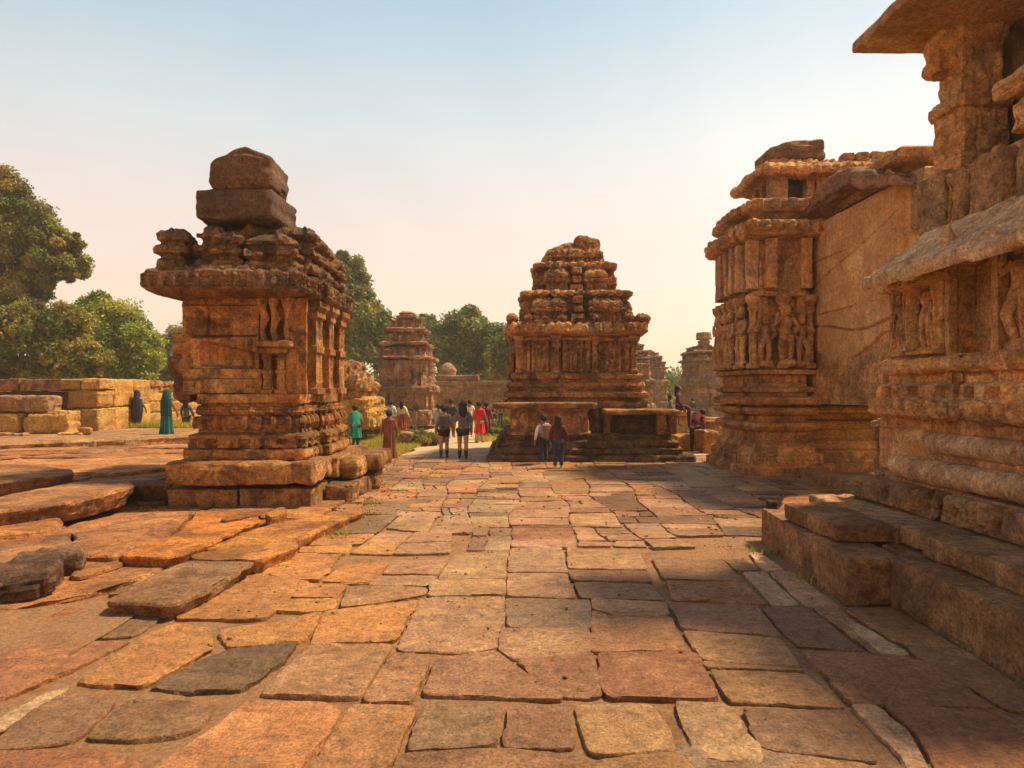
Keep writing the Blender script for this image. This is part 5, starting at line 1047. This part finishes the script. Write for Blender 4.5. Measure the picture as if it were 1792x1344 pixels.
    # shrubs
    for i,(x,Y,w,h,l) in enumerate(((718,25.5,.9,.6,'low yellow green shrub right of the brown robed person'),(745,24.2,.8,.45,'low dark shrub at the edge of the path left of the walkers'),(765,25.5,.7,.4,'low shrub between the flat slab and the left walker'),(640,30,1.3,1.0,'rounded shrub in the grass behind the green wrapped person'),(880,31,1.2,.8,'yellow bush beside the left bench of the central temple'),(862,27.5,.7,.45,'small bush at the path edge by the central temple'),(1228,25,.7,.8,'yellow leaved shrub beside the bending person'))):
        q=((x-CX)*Y/F,Y,0); t=thing('shrub',l,'shrub',q,'shrubs in the dry grass'); rr=np.random.RandomState(i)
        cl=[(q[0]+rr.uniform(-.5,.5)*w,Y+rr.uniform(-.3,.3)*w,h*rr.uniform(.2,.75),h*rr.uniform(.2,.4)) for _ in range(16)]
        mb=MB(); leaves(mb,cl,2600,None,.05,[(.30,.27,.05),(.22,.22,.05),(.16,.17,.04)],i); mb.build('foliage',M['leaf'],t)
        mb=MB()
        for k in range(8): c=cl[k]; tube(mb,[(q[0],Y,-.05),((q[0]+c[0])/2+.03,(Y+c[1])/2,c[2]*.5),c[:3]],[.02,.014,.006],seg=5)
        mb.build('stem',M['bark'],t)
    # grass
    mb=MB(); r=np.random.RandomState(3)
    def patch(x0,x1,y0,y1,n,h,z=0,test=None):
        x=r.uniform(x0,x1,n); y=r.uniform(y0,y1,n)
        if test is not None: k=test(x,y); x,y=x[k],y[k]; n=len(x)
        pn=fbm(np.stack([x*.6,y*.6,x*0],-1),3,4); k=pn>-.28; x,y,pn=x[k],y[k],pn[k]; n=len(x)
        a=r.rand(n)*6.28; w=.012+.012*r.rand(n); hh=h*(.4+.9*r.rand(n)); lx,ly=r.normal(0,.35,n)*hh,r.normal(0,.35,n)*hh
        b=np.stack([x,y,np.full(n,z)],1); dx=np.stack([np.cos(a)*w,np.sin(a)*w,0*a],1); tp=b+np.stack([lx,ly,hh],1)
        V=np.stack([b-dx,b+dx,tp],1); C=np.array([(.62,.48,.06),(.48,.42,.06),(.70,.50,.12),(.34,.36,.05)])[r.randint(0,4,n)]
        mb.add(V.reshape(-1,3),tris=np.arange(3*n).reshape(-1,3),col=np.repeat(C,3,0))
    patch(-9.5,-3.2,20.6,33,52000,.16,0,lambda x,y:x<np.interp(y,[20,23,26,30,36],[-3.4,-3.3,-2.9,-3.5,-6]))
    patch(-1.4,.8,26,40,14000,.22,0); patch(5.5,10,24,44,16000,.2,0); patch(-17.2,-12.4,28,31,14000,.22,.42); patch(-17.4,-9,31,44,26000,.22,0.05); patch(-30,30,40,70,40000,.3,0)
    tag(mb.build('grass',M['grass']),kind='stuff')
    mb=MB(); save=globals()
    for (x,y) in ((-2.45,10.9),(-2.3,9.2),(-3.1,6.4),(-5.9,11.1),(-2.5,12.0),(-.6,18.66),(2.4,18.66),(4.6,18.66),(5.3,16.2),(5.35,17.4),(6.45,14.2),(6.4,13),(3.05,8.3),(3.05,7.1),(3.6,9.4),(-1.9,15.2),(-2.0,13.9),(-8,9.5),(-6.6,7.4),(-9.6,17.1),(-7.2,17.3),(5.0,19.4)):
        n=70; px_=x+r.normal(0,.12,n); py=y+r.normal(0,.10,n); a=r.rand(n)*6.28; w=.004+.004*r.rand(n); hh=.05+.09*r.rand(n)
        b=np.stack([px_,py,np.full(n,.01)],1); dx=np.stack([np.cos(a)*w,np.sin(a)*w,0*a],1); tp=b+np.stack([r.normal(0,.5,n)*hh,r.normal(0,.5,n)*hh,hh],1)
        C=np.array([(.40,.34,.08),(.24,.26,.06),(.5,.38,.14)])[r.randint(0,3,n)]
        mb.add(np.stack([b-dx,b+dx,tp],1).reshape(-1,3),tris=np.arange(3*n).reshape(-1,3),col=np.repeat(C,3,0))
    tag(mb.build('weeds',M['grass']),kind='stuff')
    mb=MB(); base=np.array([(1,0,0),(0,1,0),(-1,0,0),(0,-1,0),(0,0,1),(0,0,-1)],float); tr=[(0,1,4),(1,2,4),(2,3,4),(3,0,4),(1,0,5),(2,1,5),(3,2,5),(0,3,5)]
    for k in range(1500):
        if k%3: x=r.choice([-2.3,3.0,-.6,5.2,-2.2,6.3,-6,-3])+r.normal(0,.35); y=r.uniform(6,20)
        else: x=r.uniform(-7,4); y=r.uniform(4,19)
        s=r.uniform(.006,.022)*(1 if y<9 else 1.5); v=base*np.array([s,s*r.uniform(.6,1),s*.6])+r.normal(0,s*.15,(6,3)); mb.add(v+np.array([x,y,.028]),tris=tr,col=(r.uniform(.6,1.1),)*3)
    tag(mb.build('grit',M['rough'],smooth=False),kind='stuff')
veg()
# ---------------- people
def skin_obj(name,chains,mat,parent,sub=1,yscale=.7):
    V=[];E=[];R=[];key={}
    def vid(p,r):
        k=tuple(round(c,5) for c in p)
        if k not in key: key[k]=len(V); V.append(p); R.append(r)
        return key[k]
    for ch in chains:
        ids=[vid(p,r) for p,r in ch]
        for a,b in zip(ids,ids[1:]):
            if a!=b and (a,b) not in E: E.append((a,b))
    me=bpy.data.meshes.new(name); me.from_pydata(V,E,[]); o=bpy.data.objects.new(name,me); COL.objects.link(o); o.parent=parent; me.materials.append(mat)
    md=o.modifiers.new('Skin','SKIN'); md.use_smooth_shade=True
    if not me.skin_vertices: me.skin_vertices.new()
    for i,r in enumerate(R): me.skin_vertices[0].data[i].radius=(r,r) if isinstance(r,(int,float)) else r
    me.skin_vertices[0].data[0].use_root=True
    s=o.modifiers.new('Sub','SUBSURF'); s.levels=sub; s.render_levels=sub
    return o
def person(px,fy,h,label,rot=0,z=0,body='skin',top=None,topc=(.5,.5,.5),sleeve=1,legs='bare',legc=(.05,.07,.15),robe=None,robec=(.3,.1,.1),veil=False,hair='short',pack=None,stride=.05,arms=(.1,.1),bend=0,seat=False,Y=None,armup=0,sock=None,group='visitors among the ruins'):
    Y=Y or (CAMZ-z)*F/(fy-HZ); x=(px-CX)*Y/F
    if rot==0: rot=((int(px)*37)%11-5)*.09
    t=thing('person',label,'person',(x,Y,z),group); t.rotation_euler=(0,0,rot); sk=M[body]
    def q(a,b,c):     # a right, b forward, c up in body heights; upper body may bend forward
        if bend and c>.5: 
            dy=c-.52; dz=b; c2=.52+dy*math.cos(bend)-dz*math.sin(bend); b2=dy*math.sin(bend)+dz*math.cos(bend); return (a*h,b2*h,c2*h)
        return (a*h,b*h,c*h)
    s=stride; hipz=.52
    if seat: 
        hip={-1:(-.055,.0,.28),1:(.055,.0,.28)}
    pel=q(0,0,.53); up=0
    def leg(sd):
        f=s*sd
        if seat: return [(q(.055*sd,.02,.50),.06*h),(q(.07*sd,.24,.51),.045*h),(q(.075*sd,.25,.27),.036*h),(q(.075*sd,.24,.05),.024*h),(q(.08*sd,.36,.03),.022*h)]
        return [(q(.052*sd,.0,.50),.06*h),(q(.055*sd,f*.7,.38),.05*h),(q(.055*sd,f*.9+.01,.275),.037*h),(q(.055*sd,f*.6-.02,.19),.038*h),(q(.055*sd,f,.045),.022*h),(q(.058*sd,f-.02,.02),.02*h),(q(.06*sd,f+.1,.015),.018*h)]
    def arm(sd,hand=True):
        sw=arms[0 if sd<0 else 1]; u=armup if sd>0 else 0
        if u: pts=[(q(.10*sd,0,.795),.04*h),(q(.15*sd,.05,.68),.03*h),(q(.09*sd,.14,.80),.024*h),(q(.075*sd,.16,.84),.018*h)]
        else: pts=[(q(.10*sd,0,.795),.04*h),(q(.15*sd,-.01+sw*.3,.64),.03*h),(q(.16*sd,.03+sw,.50),.022*h),(q(.16*sd,.035+sw,.465),.02*h)]
        return pts
    ch=[[(pel,(.085*h,.06*h)),(q(0,0,.62),(.075*h,.055*h)),(q(0,-.005,.74),(.095*h,.06*h)),(q(0,-.005,.80),(.07*h,.05*h)),(q(0,0,.85),.034*h),(q(0,.01,.89),.055*h),(q(0,.012,.935),.068*h),(q(0,.01,.975),.045*h)]]
    ch[0].append((q(0,.01,.99),.03*h))
    for sd in (-1,1):
        ch.append([(pel,(.085*h,.06*h))]+leg(sd)); A=arm(sd); ch.append([(q(0,-.005,.80),(.07*h,.05*h))]+A)
        w=A[-1][0]; e=A[-2][0]; d=Vector(w)-Vector(e); d.normalize(); sidev=Vector((1,0,0))
        side=d.cross(Vector((1,0,0))); 
        if side.length<.2: side=Vector((0,1,0))
        side.normalize()
        for k in range(4):
            o_=side*(k-1.5)*.0115*h; a=Vector(w)+d*.035*h+o_; b=a+d*(.026,.032,.030,.022)[k]*h; c=b+d*.018*h-Vector((sd*.006*h,0,0))
            ch.append([A[-1],(tuple(a),.0062*h),(tuple(b),.0055*h),(tuple(c),.0045*h)])
        a=Vector(w)+d*.012*h+side*.022*h; ch.append([A[-1],(tuple(a),.0065*h),(tuple(a+d*.022*h+side*.006*h),.0055*h)])
    ch.append([(q(0,.012,.935),.068*h),(q(0,.075,.925),.010*h)])  # nose
    skin_obj('body',ch,sk,t)
    hm=M['hair'] if hair!='grey' else plain('grey_hair',(.25,.22,.2))
    mb=MB()
    def ell(c,r,cut=None,col=None,n=14):
        th=np.linspace(0,2*math.pi,n+1); ph=np.linspace(-math.pi/2,math.pi/2,n); T,Pp=np.meshgrid(th,ph,indexing='ij')
        V=np.stack([np.cos(T)*np.cos(Pp)*r[0],np.sin(T)*np.cos(Pp)*r[1],np.sin(Pp)*r[2]],-1)+np.array(c)
        V+= (.05*min(r)*fbm(V*60,2,3))[...,None]; mb.add(V.reshape(-1,3),grid_faces(n+1,n))
    if not veil:
        ell(q(0,-.020,.948),(.074*h,.070*h,.073*h))
        if hair=='long': ell(q(0,-.045,.86),(.075*h,.045*h,.13*h))
        if hair=='bun': ell(q(0,-.07,.94),(.035*h,.035*h,.035*h))
        mb.build('hair',hm,None).parent=t; mb=MB()
    def loft(name,rings,mat,n=40,fold=.0,nf=9):
        mb=MB(); R=[]; rr=[rings[0]]
        for i in range(1,len(rings)):
            for k in range(1,5): rr.append(tuple(rings[i-1][j]+(rings[i][j]-rings[i-1][j])*k/4 for j in range(5)))
        th=np.linspace(0,2*math.pi,n+1); V=[]
        z0=rr[0][2]; z1=rr[-1][2]
        for (a,b,c,rx,ry) in rr:
            low=max(0,min(1,1-(c-min(z0,z1))/(abs(z1-z0)+1e-6))); w=1+fold*low*np.sin(th*nf+1.5*np.sin(th*2+px))
            pts=[q(a+rx*w[i]*math.cos(th[i]),b+ry*w[i]*math.sin(th[i]),c) for i in range(n+1)]; V.append(pts)
        V=np.array(V); V=np.transpose(V,(1,0,2)); fc=grid_faces(n+1,len(rr)); mb.add(V.reshape(-1,3),fc if z1>z0 else fc[:,::-1]); mb.build(name,mat,None).parent=t
        return
    if top:
        mt=cloth('shirt_cloth',topc); g_=1.16
        c2=[[(q(0,0,.50),(.098*h,.075*h)),(q(0,0,.62),(.088*h,.07*h)),(q(0,-.005,.74),(.105*h,.072*h)),(q(0,-.005,.805),(.085*h,.06*h)),(q(0,0,.83),(.05*h,.042*h))]]
        if top=='long': c2[0]=[(q(0,0,.34),(.105*h,.085*h)),(q(0,0,.42),(.1*h,.08*h))]+c2[0]
        for sd in (-1,1):
            A=arm(sd); k=2 if sleeve<1 else 3; c2.append([(q(0,-.005,.805),(.085*h,.06*h))]+[(p_,(r_*1.35 if isinstance(r_,float) else r_)) for p_,r_ in A[:k]])
        skin_obj('shirt',c2,mt,t)
    if legs in('trousers','shorts'):
        lc=[]
        for sd in (-1,1):
            L=leg(sd); n_=2 if legs=='shorts' else 5; lc.append([(q(0,0,.53),(.092*h,.07*h))]+[(p_,r_*1.3) for p_,r_ in L[:n_]])
        skin_obj(legs,lc,cloth('trouser_cloth',legc),t)
    if legs!='none':
        lc=[]
        for sd in (-1,1):
            L=leg(sd); mb2=[(L[-3][0],.027*h),(L[-2][0],.026*h),(L[-1][0],.022*h)] if not seat else [(L[-2][0],.03*h),(L[-1][0],.025*h)]
            if sock: mb2=[(L[3][0],.042*h)]+mb2
            skin_obj('shoe',[mb2],plain('shoe_leather',sock or (.06,.05,.05)),t)
    if robe:
        mr=cloth('robe_cloth',robec,tuple(min(1,c*1.5) for c in robec))
        if robe=='full': loft('robe',[(0,0,.015,.15,.12),(0,0,.2,.125,.105),(0,0,.45,.115,.095),(0,0,.6,.10,.085),(0,0,.72,.135,.09),(0,0,.80,.145,.085),(0,0,.845,.06,.055)],mr,fold=.2)
        if robe=='skirt': loft('skirt',[(0,0,.06,.15,.13),(0,0,.3,.125,.11),(0,0,.5,.10,.085),(0,0,.6,.085,.07)],mr,fold=.2)
        if robe=='tunic': loft('robe',[(0,0,.24,.14,.115),(0,0,.45,.12,.095),(0,0,.6,.105,.085),(0,0,.73,.14,.09),(0,0,.80,.145,.085),(0,0,.845,.06,.055)],mr,fold=.1)
        if robe=='shawl': loft('robe',[(0,.0,.015,.08,.07),(0,0,.12,.09,.08),(0,0,.35,.14,.11),(0,0,.55,.16,.12),(0,0,.75,.15,.10),(0,0,.83,.09,.08),(0,.0,.90,.085,.085),(0,0,.97,.07,.075),(0,0,1.01,.02,.02)],mr,fold=.1)
    if veil:
        mv=cloth('veil_cloth',tuple(c*.6 for c in robec)); loft('veil',[(0,-.05,.42,.11,.05),(0,-.03,.7,.13,.08),(0,-.01,.83,.10,.085),(0,.0,.92,.078,.082),(0,.0,.985,.06,.065),(0,0,1.015,.015,.015)],mv,fold=.08)
    if pack:
        mb=MB(); c=q(0,-.125,.69); rbox(mb,(0,0,0),(.2*h,.12*h,.27*h),cell=.03,r=.045*h,amp=.01,freq=6,seed=int(px),edge=0,tilt=(-bend if bend else 0,0)); mb.v[-1]+=np.array(c); bp_=mb.build('backpack',cloth('backpack_cloth',pack),None); bp_.parent=t
        for sd in (-1,1):
            mb=MB(); tube(mb,[q(.07*sd,-.07,.80),q(.075*sd,-.0,.85),q(.08*sd,.075,.78),q(.085*sd,.07,.66),q(.07*sd,-.05,.6)],[.011*h]*5,seg=6); mb.build('strap',M['hair'],None).parent=bp_
    return t
def people():
    person(951,814,1.33,'person in white shirt, hand raised to face, left of the pair at the temple steps',top='shirt',topc=(.8,.8,.82),legs='trousers',legc=(.03,.035,.07),arms=(.02,0),armup=1,stride=.03,pack=(.35,.18,.14),sock=(.5,.48,.45))
    person(977,821,1.34,'person with long black hair and maroon top, right one at the temple steps',hair='long',top='long',topc=(.13,.015,.03),legs='trousers',legc=(.03,.05,.10),stride=.04,sock=(.45,.5,.45))
    person(777,802,1.55,'bare legged walker in grey top and dark shorts, left of two on the path',body='skinl',hair='bun',top='shirt',topc=(.42,.38,.38),sleeve=.5,legs='shorts',legc=(.02,.02,.025),stride=.06,sock=(.05,.05,.05),pack=(.13,.10,.10))
    person(810,804,1.64,'bare legged walker in navy top and black boots, right of two on the path',body='skinl',hair='long',top='shirt',topc=(.16,.14,.2),sleeve=.5,legs='shorts',legc=(.05,.02,.04),stride=-.05,sock=(.015,.012,.015))
    person(839,775,1.54,'person in a bright red knee length tunic and pale trousers walking away on the path',top=None,robe='tunic',robec=(.55,.02,.02),legs='trousers',legc=(.5,.42,.3),stride=.06)
    person(851,772,1.5,'person in a dark maroon tunic half hidden behind the red tunic',Y=27.4,robe='tunic',robec=(.12,.01,.03),legs='bare',stride=-.05)
    person(862,757,1.1,'small person in white trousers and dark top beside the left bench of the central temple',top='shirt',topc=(.05,.03,.06),legs='trousers',legc=(.6,.6,.62))
    person(790,768,1.6,'person in a black shirt and brown trousers seen between the two walkers',top='shirt',topc=(.05,.05,.06),legs='trousers',legc=(.3,.12,.05),Y=28.5)
    person(768,770,1.4,'person in a cream top partly hidden by the left walker',top='shirt',topc=(.6,.5,.45),legs='trousers',legc=(.1,.1,.12),Y=28)
    person(822,766,1.55,'person in a pale shirt partly hidden by the right walker',top='shirt',topc=(.75,.7,.65),legs='trousers',legc=(.12,.1,.1),Y=30)
    person(622,784,1.42,'person wrapped in a bright green and blue cloth, bending forward beside the left shrine',z=.1,robe='tunic',robec=(.01,.22,.13),veil=False,bend=.35,legs='trousers',legc=(.06,.06,.16),rot=.3)
    person(637,768,1.3,'person in a pale grey shirt just behind the green wrapped figure',top='shirt',topc=(.6,.56,.58),legs='trousers',legc=(.2,.17,.15),Y=26.5)
    person(681,803,1.40,'person in a long dark brown robe at the edge of the grass',robe='full',robec=(.17,.05,.03),legs='bare',stride=0,hair='bun')
    person(704,748,1.5,'person in a pale top and red skirt with long hair, far left of the path',robe='skirt',Y=31,robec=(.35,.04,.03),top='shirt',topc=(.8,.68,.38),hair='long')
    person(684,745,1.5,'person in a white shirt and cap standing left of the red skirt',top='shirt',Y=31.5,topc=(.8,.74,.68),legs='trousers',legc=(.35,.25,.22))
    person(240,750,1.55,'person in a pointed dark shawl standing before the golden block wall',z=.42,robe='shawl',robec=(.035,.025,.045),legs='bare',stride=0,Y=28.4)
    person(292,763,1.58,'person in a long teal dress and dark veil on the platform edge',z=.42,robe='full',robec=(.01,.10,.10),veil=True,legs='bare',stride=0,Y=23.9)
    person(326,756,1.5,'person in dark clothes half hidden behind the left corner of the shrine plinth',z=.1,top='long',topc=(.10,.10,.14),legs='trousers',legc=(.06,.05,.06),Y=29,stride=0,hair='long')
    person(1187,741,1.25,'person in a purple patterned dress sitting on the right end of the central bench',z=1.46-.48*1.25,Y=19.7,seat=True,robe=None,top='long',topc=(.10,.03,.08),hair='long',legs='trousers',legc=(.10,.04,.07),rot=-1.9)
    person(1174,730,1.25,'person with dark hair sitting farther back on the pale ledge behind the bench',z=1.15-.48*1.25,Y=27.2,seat=True,top='long',topc=(.2,.12,.14),hair='long',legs='trousers',legc=(.2,.12,.12),rot=-1.9)
    person(1216,790,1.5,'person in red bending forward under a big dark red backpack, near the carved hall',top='long',topc=(.30,.02,.02),legs='trousers',legc=(.03,.03,.03),bend=.75,rot=-.9,pack=(.16,.015,.02),stride=.03,sock=(.03,.03,.03))
    person(876,742,1.05,'child whose dark head shows above the left bench of the central temple',top='shirt',topc=(.3,.1,.08),legs='trousers',legc=(.1,.1,.1),Y=30,z=.45)
    person(1212,712,1.5,'tiny distant person in dark clothes in front of the hazy ruined tower',top='shirt',topc=(.05,.03,.04),legs='trousers',legc=(.05,.04,.05),Y=42)
people()
